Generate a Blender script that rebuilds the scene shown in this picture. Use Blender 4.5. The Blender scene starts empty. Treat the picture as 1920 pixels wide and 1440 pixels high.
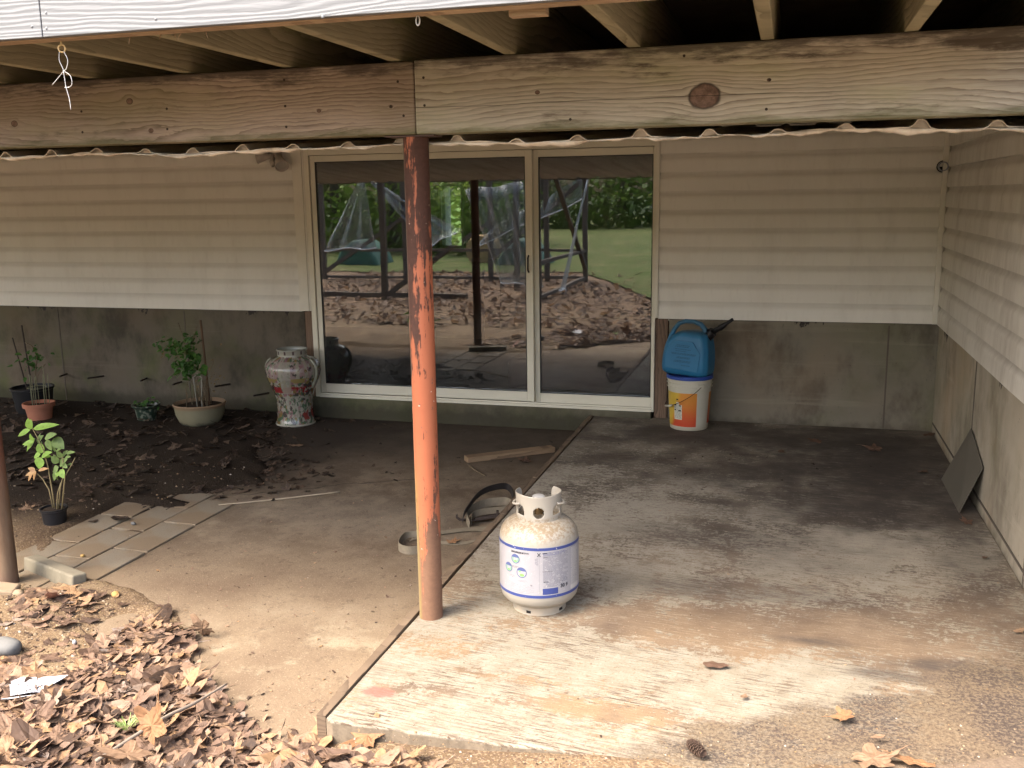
import bpy, bmesh, math, random
import numpy as np
from mathutils import Vector, Matrix
R = math.radians
random.seed(7); rng = np.random.default_rng(7)
scene = bpy.context.scene
col = scene.collection

# ------------------------------------------------------------------ camera
YAW, PITCH, ROLL, FPX, CH = -0.2808, 0.1920, 0.0149, 1802.97, 1.5667
fw = Vector((math.sin(YAW)*math.cos(PITCH), math.cos(YAW)*math.cos(PITCH), -math.sin(PITCH)))
rt = Vector((math.cos(YAW), -math.sin(YAW), 0)); dn = fw.cross(rt)
rt, dn = rt*math.cos(ROLL)+dn*math.sin(ROLL), dn*math.cos(ROLL)-rt*math.sin(ROLL)
cam_d = bpy.data.cameras.new('camera'); cam = bpy.data.objects.new('camera', cam_d); col.objects.link(cam)
cam_d.sensor_width = 36; cam_d.lens = FPX/1920*36; cam_d.clip_start = .05; cam_d.clip_end = 2000
up = -dn; bk = -fw
cam.matrix_world = Matrix(((rt.x,up.x,bk.x,0),(rt.y,up.y,bk.y,0),(rt.z,up.z,bk.z,CH),(0,0,0,1)))
scene.camera = cam
# ------------------------------------------------------------------ world, sun, exposure
SUN_DIR = Vector((-0.50, -0.52, 1.0)).normalized()      # towards the sun
sun_el = math.asin(SUN_DIR.z); sun_az = math.atan2(SUN_DIR.x, SUN_DIR.y)
w = bpy.data.worlds.new("World"); scene.world = w; w.use_nodes = True
nt = w.node_tree; bg = nt.nodes['Background']
sky = nt.nodes.new('ShaderNodeTexSky'); sky.sky_type = 'NISHITA'; sky.sun_disc = False
sky.sun_elevation = sun_el; sky.sun_rotation = sun_az; sky.air_density = 1.0; sky.dust_density = 7.0; sky.ozone_density = .6
nt.links.new(sky.outputs[0], bg.inputs[0]); bg.inputs[1].default_value = 0.15
sd = bpy.data.lights.new('sun', 'SUN'); sd.energy = .5; sd.angle = R(12); sd.color = (1, .93, .82)
so = bpy.data.objects.new('sun', sd); col.objects.link(so)
so.rotation_euler = SUN_DIR.to_track_quat('Z', 'Y').to_euler()
vs = scene.view_settings; vs.view_transform = 'Standard'; vs.look = 'None'; vs.gamma = 1; vs.exposure = 2.75

# ------------------------------------------------------------------ measured planes
D, B, XR = 6.737, 3.156, 0.954          # back wall, front face of the beam, right wall
ZB, ZT = 1.7816, 2.0241                 # beam bottom and top
FL = -0.115                             # lower patio floor; the raised slab top is z = 0
def ray(u, v): return fw + rt*((u-960)/FPX) + dn*((v-720)/FPX)
def gz(u, v, z=0.0):
    q = ray(u, v); t = (z-CH)/q.z; return Vector((q.x*t, q.y*t, z))
def gy(u, v, y):
    q = ray(u, v); t = y/q.y; return Vector((q.x*t, y, CH+q.z*t))

# ------------------------------------------------------------------ mesh helpers
class MB:
    def __init__(s): s.v = []; s.f = []; s.m = []
    def add(s, vs_, fs, mi=0):
        o = len(s.v); s.v += [tuple(p) for p in vs_]; s.f += [tuple(i+o for i in f) for f in fs]; s.m += [mi]*len(fs); return s
    def box(s, x0, x1, y0, y1, z0, z1, mi=0, mat=None):
        P = [(x,y,z) for x in (x0,x1) for y in (y0,y1) for z in (z0,z1)]
        if mat: P = [mat @ Vector(p) for p in P]
        return s.add(P, [(0,1,3,2),(4,6,7,5),(0,4,5,1),(2,3,7,6),(0,2,6,4),(1,5,7,3)], mi)
    def lathe(s, prof, n=48, c=(0,0), mi=0, a0=0, a1=2*math.pi, capb=False, capt=False):
        full = abs(a1-a0-2*math.pi) < 1e-6; k = n if full else n+1; V = []
        for r, z in prof:
            for i in range(k):
                a = a0+(a1-a0)*i/n; V.append((c[0]+r*math.cos(a), c[1]+r*math.sin(a), z))
        F = []
        for j in range(len(prof)-1):
            for i in range(n):
                i2 = (i+1) % k; F.append((j*k+i, j*k+i2, (j+1)*k+i2, (j+1)*k+i))
        if capb: F.append(tuple(reversed(range(k))))
        if capt: F.append(tuple((len(prof)-1)*k+i for i in range(k)))
        return s.add(V, F, mi)
    def tube(s, pts, rad, n=8, mi=0, cap=True):
        pts = [Vector(p) for p in pts]; rad = rad if isinstance(rad, (list,tuple)) else [rad]*len(pts)
        V = []; ref = None
        for i, p in enumerate(pts):
            t = (pts[min(i+1,len(pts)-1)]-pts[max(i-1,0)]).normalized()
            if ref is None: ref = t.orthogonal().normalized()
            ref = (ref - t*ref.dot(t)).normalized(); b = t.cross(ref)
            for k in range(n):
                a = 2*math.pi*k/n; V.append(p+(ref*math.cos(a)+b*math.sin(a))*rad[i])
        F = [(j*n+i, j*n+(i+1)%n, (j+1)*n+(i+1)%n, (j+1)*n+i) for j in range(len(pts)-1) for i in range(n)]
        if cap: F += [tuple(reversed(range(n))), tuple((len(pts)-1)*n+i for i in range(n))]
        return s.add(V, F, mi)
    def prism(s, outline, axis, a, b, mi=0):       # outline: 2D points, extruded along axis from a to b
        n = len(outline)
        def P(p, t): return {'x': (t,p[0],p[1]), 'y': (p[0],t,p[1]), 'z': (p[0],p[1],t)}[axis]
        V = [P(p,a) for p in outline]+[P(p,b) for p in outline]
        return s.add(V, [tuple(range(n)), tuple(reversed(range(n,2*n)))]+[(i,i+n,(i+1)%n+n,(i+1)%n) for i in range(n)], mi)
    def ribbon(s, pts, wid, th=.002, mi=0):        # pts with a width vector each: flat webbing
        V = []; n = len(pts)
        for i, p in enumerate(pts):
            p = Vector(p); t = (Vector(pts[min(i+1,n-1)])-Vector(pts[max(i-1,0)])).normalized(); wv = Vector(wid[i])
            nn = t.cross(wv).normalized()*th/2
            V += [p-wv/2-nn, p+wv/2-nn, p+wv/2+nn, p-wv/2+nn]
        F = [(4*i+k, 4*i+(k+1)%4, 4*i+4+(k+1)%4, 4*i+4+k) for i in range(n-1) for k in range(4)]
        return s.add(V, F+[(3,2,1,0),(4*n-4,4*n-3,4*n-2,4*n-1)], mi)
    def build(s, name, mats, parent=None, smooth=False, bevel=0, recalc=True, seg=2):
        me = bpy.data.meshes.new(name); me.from_pydata(s.v, [], s.f)
        mats = mats if isinstance(mats, (list,tuple)) else [mats]
        for m in mats: me.materials.append(m)
        for p, mi in zip(me.polygons, s.m): p.material_index = mi; p.use_smooth = bool(smooth)
        if recalc:
            bm = bmesh.new(); bm.from_mesh(me); bmesh.ops.recalc_face_normals(bm, faces=bm.faces); bm.to_mesh(me); bm.free()
        o = bpy.data.objects.new(name, me); col.objects.link(o)
        if parent: o.parent = parent
        if bevel:
            b = o.modifiers.new('bevel', 'BEVEL'); b.width = bevel; b.segments = seg; b.limit_method = 'ANGLE'; b.angle_limit = R(40)
        if smooth == 'auto':
            for p in me.polygons: p.use_smooth = True
            me.set_sharp_from_angle(angle=R(35))
        return o
def each(mb, name, mats, parent=None, **k):
    # one object per piece that was added
    out=[]; vi=0; cur=[]; comp=[]; 
    par=list(range(len(mb.v)))
    def fd(a):
        while par[a]!=a: par[a]=par[par[a]]; a=par[a]
        return a
    for f in mb.f:
        a=fd(f[0])
        for b in f[1:]: par[fd(b)]=a
    grp={}
    for f,m_ in zip(mb.f,mb.m): grp.setdefault(fd(f[0]),[]).append((f,m_))
    for g in grp.values():
        q=MB(); ids={}
        for f,m_ in g:
            for i in f:
                if i not in ids: ids[i]=len(q.v); q.v.append(mb.v[i])
            q.f.append(tuple(ids[i] for i in f)); q.m.append(m_)
        out.append(q.build(name,mats,parent,**k))
    return out
def thing(name, label, cat, loc=(0,0,0), rz=0, group=None, rot=None):
    o = bpy.data.objects.new(name, None); col.objects.link(o); o.empty_display_size = .1
    o.location = loc; o.rotation_euler = rot if rot else (0,0,rz); o['label'] = label; o['category'] = cat
    if group: o['group'] = group
    return o
def tag(o, label=None, cat=None, group=None, kind=None):
    if label: o['label'] = label
    if cat: o['category'] = cat
    if group: o['group'] = group
    if kind: o['kind'] = kind
    return o
def copy_tree(o, parent=None):
    c = o.copy(); col.objects.link(c); c.parent = parent
    for ch in [x for x in bpy.data.objects if x.parent == o and x is not c]: copy_tree(ch, c)
    return c

# ------------------------------------------------------------------ material helper
class M:
    def __init__(s, name, rough=.7, spec=.3, metallic=0):
        s.mat = bpy.data.materials.new(name); s.mat.use_nodes = True; s.nt = s.mat.node_tree
        s.b = s.nt.nodes['Principled BSDF']; s.b.inputs['Roughness'].default_value = rough
        s.b.inputs['Specular IOR Level'].default_value = spec; s.b.inputs['Metallic'].default_value = metallic
    def n(s, t): return s.nt.nodes.new(t)
    def L(s, a, inp):
        if isinstance(a, bpy.types.NodeSocket): s.nt.links.new(a, inp)
        elif isinstance(a, (tuple,list)) and inp.type == 'RGBA': inp.default_value = (*a[:3], 1)
        else: inp.default_value = a
    def m(s, op, a, b=None, c=None, clamp=False):
        n = s.n('ShaderNodeMath'); n.operation = op; n.use_clamp = clamp
        s.L(a, n.inputs[0])
        if b is not None: s.L(b, n.inputs[1])
        if c is not None: s.L(c, n.inputs[2])
        return n.outputs[0]
    def add(s,a,b): return s.m('ADD',a,b)
    def sub(s,a,b): return s.m('SUBTRACT',a,b)
    def mul(s,a,b): return s.m('MULTIPLY',a,b)
    def P(s):
        if not hasattr(s,'_p'):
            s._p = s.n('ShaderNodeTexCoord').outputs['Object']
            sp = s.n('ShaderNodeSeparateXYZ'); s.nt.links.new(s._p, sp.inputs[0]); s.x, s.y, s.z = sp.outputs
        return s._p
    def vec(s, x, y, z):
        n = s.n('ShaderNodeCombineXYZ'); s.L(x,n.inputs[0]); s.L(y,n.inputs[1]); s.L(z,n.inputs[2]); return n.outputs[0]
    def sc(s, k, off=(0,0,0)):
        n = s.n('ShaderNodeMapping'); s.L(s.P(), n.inputs[0]); n.inputs['Scale'].default_value = k; n.inputs['Location'].default_value = off; return n.outputs[0]
    def noise(s, v=None, scale=5, det=4, rough=.55, dist=0):
        n = s.n('ShaderNodeTexNoise'); s.L(v if v is not None else s.P(), n.inputs['Vector'])
        n.inputs['Scale'].default_value = scale; n.inputs['Detail'].default_value = det; n.inputs['Roughness'].default_value = rough; n.inputs['Distortion'].default_value = dist
        return n.outputs[0]
    def vor(s, v=None, scale=5, feat='F1', out='Distance', rand=1):
        n = s.n('ShaderNodeTexVoronoi'); n.feature = feat; s.L(v if v is not None else s.P(), n.inputs['Vector']); n.inputs['Scale'].default_value = scale
        n.inputs['Randomness'].default_value = rand; return n.outputs[out]
    def map(s, f, a, b, c=0, d=1):
        n = s.n('ShaderNodeMapRange'); n.interpolation_type = 'SMOOTHSTEP'; s.L(f,n.inputs[0])
        for i, q in enumerate((a,b,c,d)): s.L(q, n.inputs[i+1])
        return n.outputs[0]
    def mix(s, f, a, b, mode='MIX'):
        n = s.n('ShaderNodeMix'); n.data_type = 'RGBA'; n.blend_type = mode; n.clamp_factor = True
        s.L(f, n.inputs[0]); s.L(a, n.inputs[6]); s.L(b, n.inputs[7]); return n.outputs[2]
    def ramp(s, f, stops):
        n = s.n('ShaderNodeValToRGB'); s.L(f, n.inputs[0]); e = n.color_ramp.elements
        while len(e) < len(stops): e.new(.5)
        for el, (p, c) in zip(e, stops): el.position = p; el.color = (*c, 1)
        return n.outputs[0]
    def rnd(s): return s.n('ShaderNodeNewGeometry').outputs['Random Per Island']
    def attr(s, name):
        n = s.n('ShaderNodeAttribute'); n.attribute_name = name; return n.outputs['Color']
    def ell(s, cx, cy, rx, ry, soft=.5, a='x', b='y', wob=0, ws=3):
        s.P(); u = s.m('DIVIDE', s.sub(getattr(s,a), cx), rx); v = s.m('DIVIDE', s.sub(getattr(s,b), cy), ry)
        r = s.m('SQRT', s.add(s.mul(u,u), s.mul(v,v)))
        if wob: r = s.add(r, s.mul(s.sub(s.noise(scale=ws, det=5), .5), wob))
        return s.map(r, 1-soft, 1+soft, 1, 0)
    def col(s, c): s.L(c, s.b.inputs['Base Color']); return s
    def rough(s, r): s.L(r, s.b.inputs['Roughness']); return s
    def bump(s, h, st=.3, dist=.01):
        n = s.n('ShaderNodeBump'); s.L(h, n.inputs['Height']); n.inputs['Strength'].default_value = st; n.inputs['Distance'].default_value = dist
        if s.b.inputs['Normal'].links: s.nt.links.new(s.b.inputs['Normal'].links[0].from_socket, n.inputs['Normal'])
        s.nt.links.new(n.outputs[0], s.b.inputs['Normal']); return s
def plain(name, c, rough=.6, spec=.3, metallic=0, var=.25, vs_=12, bump=0):
    q = M(name, rough, spec, metallic); f = q.noise(scale=vs_, det=5)
    q.col(q.mix(f, tuple(x*(1-var) for x in c), tuple(min(1,x*(1+var)) for x in c)))
    if bump: q.bump(f, bump, .005)
    return q.mat

# --- siding (vinyl)
def m_siding(name, dirt, c=(.66,.635,.575)):
    q = M(name, .5, .35); q.P()
    st = q.noise(q.sc((6,6,1.6)), 1, 6, .7); bl = q.noise(scale=1.3, det=4); fine = q.noise(q.sc((40,40,6)), 1, 3)
    c0 = q.mix(bl, tuple(x*.92 for x in c), tuple(x*1.06 for x in c))
    c0 = q.mix(q.mul(q.map(st,.42,.8), dirt*.7), c0, (.24,.2,.155))
    c0 = q.mix(q.mul(q.map(fine,.55,.8), dirt*.5), c0, (.24,.2,.15))
    # lap shadow painted into the colour of every course, with some grime
    ph = q.m('FRACT', q.m('DIVIDE', q.sub(q.z, .715), .125)); lap = q.map(ph,.62,.95)
    g = q.map(q.noise(q.sc((.9,.9,3)),1,5,.6), .30,.72,.45,1)
    c0 = q.mix(q.mul(q.mul(lap,g), (.12+.5*dirt)), c0, (.15,.125,.10))
    q.col(c0); q.bump(q.noise(q.sc((2,2,30)),1,3), .05, .004)
    return q.mat
M_sidR = m_siding('vinyl_siding_back', .22); M_sidW = m_siding('vinyl_siding_wing', .7, (.62,.595,.535))
M_trim = plain('vinyl_trim', (.62,.59,.51), .5, .35, var=.08)
M_frame = plain('door_frame_paint', (.60,.57,.47), .45, .4, var=.10, vs_=6)

# --- foundation concrete
def m_conc(name, base, dark, green=0, seams=()):
    q = M(name, .9, .15); q.P()
    big = q.noise(scale=1.3, det=7, rough=.65); st = q.noise(q.sc((2.6,2.6,1.5)),1,7,.68); fi = q.noise(scale=60, det=4)
    c = q.mix(big, tuple(x*.75 for x in base), tuple(x*1.2 for x in base))
    c = q.mix(q.map(st,.42,.66,0,.85), c, dark)
    c = q.mix(q.map(q.noise(scale=.9,det=3),.5,.75,0,.5), c, (base[0]*1.2, base[1]*.95, base[2]*.75))
    if green: c = q.mix(q.mul(q.map(q.noise(scale=2.2,det=6),.45,.7), q.map(q.z,.65,-.1,.25,green)), c, (.085,.10,.035))
    hz = q.noise(q.sc((.5,.5,9)),1,5,.7); c = q.mix(q.map(hz,.55,.72,0,.45), c, tuple(x*1.35 for x in base))
    pits = q.vor(scale=22); c = q.mix(q.map(pits,.0,.1,.7,0), c, (.03,.028,.024))
    # tar drips under the siding
    tar = q.map(q.add(q.mul(q.noise(q.sc((3.5,3.5,1.6)),1,6,.75),1), q.mul(q.sub(q.z,.62),1.5)), .70,.73)
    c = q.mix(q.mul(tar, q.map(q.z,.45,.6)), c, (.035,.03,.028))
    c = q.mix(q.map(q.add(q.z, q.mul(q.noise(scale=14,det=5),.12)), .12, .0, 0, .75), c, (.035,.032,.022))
    q.col(c); q.bump(fi,.25,.004); q.bump(big,.3,.01)
    return q.mat
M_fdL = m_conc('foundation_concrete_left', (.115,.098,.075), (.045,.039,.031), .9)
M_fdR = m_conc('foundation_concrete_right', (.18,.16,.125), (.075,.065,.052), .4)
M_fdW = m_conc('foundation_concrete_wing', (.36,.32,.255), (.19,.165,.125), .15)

# --- raised slab: worn white paint on brushed concrete
def m_slab():
    q = M('worn_white_painted_concrete', .85, .2); q.P()
    wx = q.add(q.x, q.mul(q.sub(q.noise(scale=1.5,det=3),.5), .25))
    sv = q.vec(q.mul(wx,8), q.mul(q.add(q.y, q.mul(q.x,.10)), 120), 0)
    streak = q.m('MULTIPLY_ADD', q.noise(sv, 1, 6, .72), .6, q.mul(q.noise(q.vec(q.mul(wx,14), q.mul(q.add(q.y, q.mul(q.x,.10)), 210), 1), 1, 3, .6), .4))
    sv2 = q.vec(q.mul(wx,12), q.mul(q.add(q.y, q.mul(q.x,.10)), 42), 3); streak2 = q.noise(sv2, 1, 5, .65)
    blot = q.noise(scale=2.6, det=7, rough=.62, dist=.5); gr = q.noise(scale=130, det=3); mid = q.noise(scale=11, det=6, rough=.7)
    # how much paint survives, by region
    front = q.map(q.y, 6.4, 2.9); rightw = q.map(q.add(q.x, q.mul(q.y,-.10)), -.45, .25, 0, 1)
    cov = q.add(.30, q.mul(front, .32)); cov = q.sub(cov, q.mul(q.mul(rightw, q.map(q.y,4.2,2.9,.25,1)), .30))
    cov = q.add(cov, q.mul(q.sub(blot,.5), 1.35)); cov = q.add(cov, q.mul(q.sub(mid,.5), .55))
    cov = q.add(cov, q.mul(q.ell(.10,2.95,.5,.22,.5,wob=.8), .24))
    cov = q.add(cov, q.mul(q.ell(-.9,2.75,.6,.5,.5,wob=.8), .12))
    cov = q.add(cov, q.mul(q.ell(.45,4.3,.45,.45,.6,wob=1.2), .22)); cov = q.add(cov, q.mul(q.ell(-1.0,4.6,.35,.9,.6,wob=1.2), .14))
    for e in ((-.55,3.30,.22,.12),(-1.15,2.98,.16,.10),(-.15,2.72,.42,.05),(-.75,2.68,.35,.035),(-.9,2.83,.25,.03),(-.05,3.45,.5,.2)):
        cov = q.sub(cov, q.mul(q.ell(*e,.8,wob=2.2,ws=8), .30))
    thr = q.add(q.mul(streak,.62), q.mul(streak2,.38))
    pit = q.noise(scale=48,det=5,rough=.75); thr = q.add(q.mul(thr,.58), q.mul(pit,.42))
    paint = q.map(q.sub(cov, q.m('MULTIPLY_ADD', thr, 3.2, -1.12)), -.05, .09)
    white = q.mix(q.map(mid,.25,.75), (.165,.142,.105), (.225,.205,.165))
    fl = q.noise(q.vec(q.mul(wx,10), q.mul(q.add(q.y, q.mul(q.x,.10)), 105), 5), 1, 5, .8)
    white = q.mix(q.mul(q.map(fl,.50,.56), q.add(q.map(q.noise(scale=3.6,det=4),.42,.62,.05,.8), q.map(q.y,2.95,2.7,0,.35))), white, (.075,.052,.036))
    white = q.mix(q.map(pit,.57,.64,0,.75), white, (.13,.095,.062))
    brown = q.ramp(q.noise(scale=3.3,det=6,rough=.6), [(.28,(.06,.042,.032)),(.45,(.105,.077,.055)),(.6,(.155,.115,.08)),(.78,(.21,.165,.12))])
    tan = (.18,.125,.075)
    brown = q.mix(q.mul(q.map(q.y,3.9,2.8), q.map(q.noise(scale=2,det=4),.35,.6)), brown, tan)
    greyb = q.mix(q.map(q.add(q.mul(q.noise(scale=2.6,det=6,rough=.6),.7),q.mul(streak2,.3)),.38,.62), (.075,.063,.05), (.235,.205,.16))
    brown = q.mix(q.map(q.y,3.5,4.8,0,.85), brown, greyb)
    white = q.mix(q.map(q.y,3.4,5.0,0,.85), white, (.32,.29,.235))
    c = q.mix(paint, brown, white)
    c = q.mix(q.mul(q.map(fl,.54,.62), q.map(q.y,2.9,4.2,.2,.35)), c, (.05,.04,.032)); c = q.mix(q.mul(q.map(fl,.46,.38),.25), c, (.34,.30,.235))
    c = q.mix(q.map(gr,.56,.7,0,.5), c, (.09,.065,.045)); c = q.mix(q.map(gr,.36,.28,0,.35), c, (.45,.41,.33))
    # dark damp stains towards the back right and along the near right dirt
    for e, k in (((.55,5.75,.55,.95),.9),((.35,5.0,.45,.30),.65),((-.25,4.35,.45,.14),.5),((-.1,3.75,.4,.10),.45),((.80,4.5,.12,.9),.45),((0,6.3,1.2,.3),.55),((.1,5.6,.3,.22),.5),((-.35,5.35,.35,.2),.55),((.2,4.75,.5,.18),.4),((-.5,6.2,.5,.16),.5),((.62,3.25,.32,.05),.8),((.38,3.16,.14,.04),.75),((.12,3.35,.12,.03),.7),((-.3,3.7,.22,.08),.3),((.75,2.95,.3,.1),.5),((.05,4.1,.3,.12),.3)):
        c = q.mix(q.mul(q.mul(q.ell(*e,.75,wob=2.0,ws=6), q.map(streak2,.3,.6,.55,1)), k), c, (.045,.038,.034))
    g_hi = q.noise(scale=75,det=4,rough=.8)
    rust = q.ell(-1.225,2.63,.055,.032,.35,wob=1.3,ws=30); c = q.mix(q.mul(rust,.8), c, (.22,.075,.06))
    sandy = q.mul(q.map(q.add(q.sub(q.m('MULTIPLY_ADD', q.x, .72, 2.83), q.y), q.add(q.mul(q.sub(q.noise(scale=3.5,det=6,rough=.65),.5),.75), q.mul(q.sub(streak2,.5),.25))), -.06, .10), q.map(gr,.3,.55,.6,1))
    c = q.mix(q.mul(sandy, q.map(q.x,-.62,-.25,0,.92)), c, q.mix(q.map(q.noise(scale=5,det=5,rough=.6),.4,.6), q.mix(q.map(g_hi,.44,.62),(.035,.027,.024),(.13,.10,.07)), q.mix(q.map(g_hi,.40,.6),(.065,.047,.033),(.14,.108,.07))))
    c = q.mix(q.map(q.z,-.004,-.012), c, q.mix(q.noise(scale=40,det=5,rough=.7), (.07,.055,.04),(.22,.18,.13)))
    q.col(c); q.bump(streak,.3,.003); q.bump(pit,.3,.004); q.bump(gr,.25,.003)
    return q.mat
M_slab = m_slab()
def m_patio():
    q = M('sandy_concrete', .9, .15); q.P()
    b = q.noise(scale=1.6,det=7,rough=.6); gr = q.noise(scale=150,det=2); g2 = q.noise(scale=45,det=5,rough=.7); bl = q.noise(scale=5,det=6,rough=.65)
    c = q.ramp(b, [(.3,(.115,.082,.055)),(.5,(.165,.124,.083)),(.7,(.215,.168,.118))])
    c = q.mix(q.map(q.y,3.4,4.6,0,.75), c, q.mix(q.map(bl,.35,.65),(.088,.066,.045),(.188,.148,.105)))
    pale = q.mul(q.map(bl,.52,.68), q.add(q.ell(-1.75,2.95,.5,.35,.7), q.mul(q.ell(-2.75,4.35,.25,.3,.6),.8)))
    c = q.mix(q.mul(pale,.75), c, (.26,.22,.155))
    c = q.mix(q.mul(q.ell(-2.3,4.6,.8,.3,.7,wob=1.4),.3), c, (.22,.19,.15))
    c = q.mix(q.map(g2,.56,.72,0,.5), c, (.12,.085,.06)); c = q.mix(q.map(gr,.6,.72,0,.7), c, (.09,.07,.05)); c = q.mix(q.map(gr,.38,.3,0,.3), c, (.40,.34,.25))
    c = q.mix(q.map(q.noise(scale=22,det=6,rough=.75),.54,.66,0,.45), c, (.075,.055,.04))
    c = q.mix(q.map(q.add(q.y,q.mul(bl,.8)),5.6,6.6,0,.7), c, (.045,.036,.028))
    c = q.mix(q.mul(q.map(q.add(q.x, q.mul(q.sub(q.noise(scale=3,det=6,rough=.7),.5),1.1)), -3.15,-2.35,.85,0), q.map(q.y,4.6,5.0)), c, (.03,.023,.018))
    # one long shrinkage crack
    ln = q.m('ABSOLUTE', q.add(q.sub(q.y, q.m('MULTIPLY_ADD', q.x, .62, 6.62)), q.mul(q.sub(q.noise(scale=6,det=5),.5),.16)))
    c = q.mix(q.mul(q.map(ln,.0,.012,.8,0), q.map(q.x,-1.9,-2.1)), c, (.03,.026,.022))
    q.col(c); q.bump(gr,.35,.003); q.bump(g2,.3,.006); return q.mat
M_patio = m_patio()
def m_paver():
    q = M('paver_concrete', .9, .15); gr = q.noise(scale=160,det=2); b = q.noise(scale=4,det=5); r = q.rnd()
    c = q.mix(r, (.16,.135,.10), (.215,.19,.15)); c = q.mix(q.map(b,.40,.58,0,.8), c, (.16,.118,.075)); c = q.mix(q.map(gr,.55,.7,0,.6), c, (.08,.07,.055))
    q.col(c); q.bump(gr,.3,.003); return q.mat
M_paver = m_paver()
def m_ground():
    q = M('dirt', .95, .1); q.P()
    b = q.noise(scale=2.2,det=7,rough=.6); g = q.noise(scale=70,det=5,rough=.75); pe = q.vor(scale=150,out='Color'); pd = q.vor(scale=110)
    c = q.ramp(b, [(.3,(.08,.054,.033)),(.5,(.145,.10,.06)),(.72,(.20,.15,.092))])
    sp = q.n('ShaderNodeSeparateColor'); q.L(pe, sp.inputs[0])
    c = q.mix(q.mul(q.map(sp.outputs[0],.72,.8), .5), c, (.27,.21,.14)); c = q.mix(q.mul(q.map(sp.outputs[1],.75,.85), .8), c, (.09,.06,.045))
    c = q.mix(q.map(g,.55,.72,0,.6), c, (.085,.06,.04))
    dark = q.map(q.y, 3.6, 4.4); c = q.mix(q.mul(dark,.9), c, q.mix(g,(.005,.004,.004),(.022,.017,.013)))  # soil darkens towards the back bed, its shade put into the colour
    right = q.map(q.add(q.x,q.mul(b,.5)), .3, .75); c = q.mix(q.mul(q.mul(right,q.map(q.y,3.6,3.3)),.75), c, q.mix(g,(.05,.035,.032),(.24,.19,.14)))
    far = q.map(q.y, 1.5, -1.0); c = q.mix(q.mul(far,.9), c, q.mix(q.vor(scale=16,out='Distance'), (.26,.18,.12),(.08,.05,.03)))
    c = q.mix(q.map(q.y,-31,-33), c, (.03,.05,.015)); c = q.mix(q.map(q.y,11.5,12.5), c, (.10,.17,.04))
    q.col(c); q.bump(g,.5,.012); q.bump(pd,.3,.006); return q.mat
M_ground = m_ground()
def m_lawn():
    q = M('lawn_grass', .9, .1); g = q.noise(scale=35,det=5,rough=.8); b = q.noise(scale=.5,det=5)
    c = q.mix(g,(.025,.05,.010),(.12,.18,.04)); c = q.mix(q.map(q.noise(scale=2.3,det=7,rough=.7),.42,.62,0,.7), c, (.17,.15,.07)); c = q.mix(q.map(q.noise(scale=6,det=6,rough=.8),.6,.68,0,.6), c, (.03,.05,.012)); c = q.mix(q.map(b,.5,.65,0,.45), c, (.22,.19,.09)); c = q.mix(q.map(q.noise(scale=14,det=3),.66,.72), c, (.45,.38,.28))
    q.col(c); q.bump(g,.8,.05); return q.mat
M_lawn = m_lawn()

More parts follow.
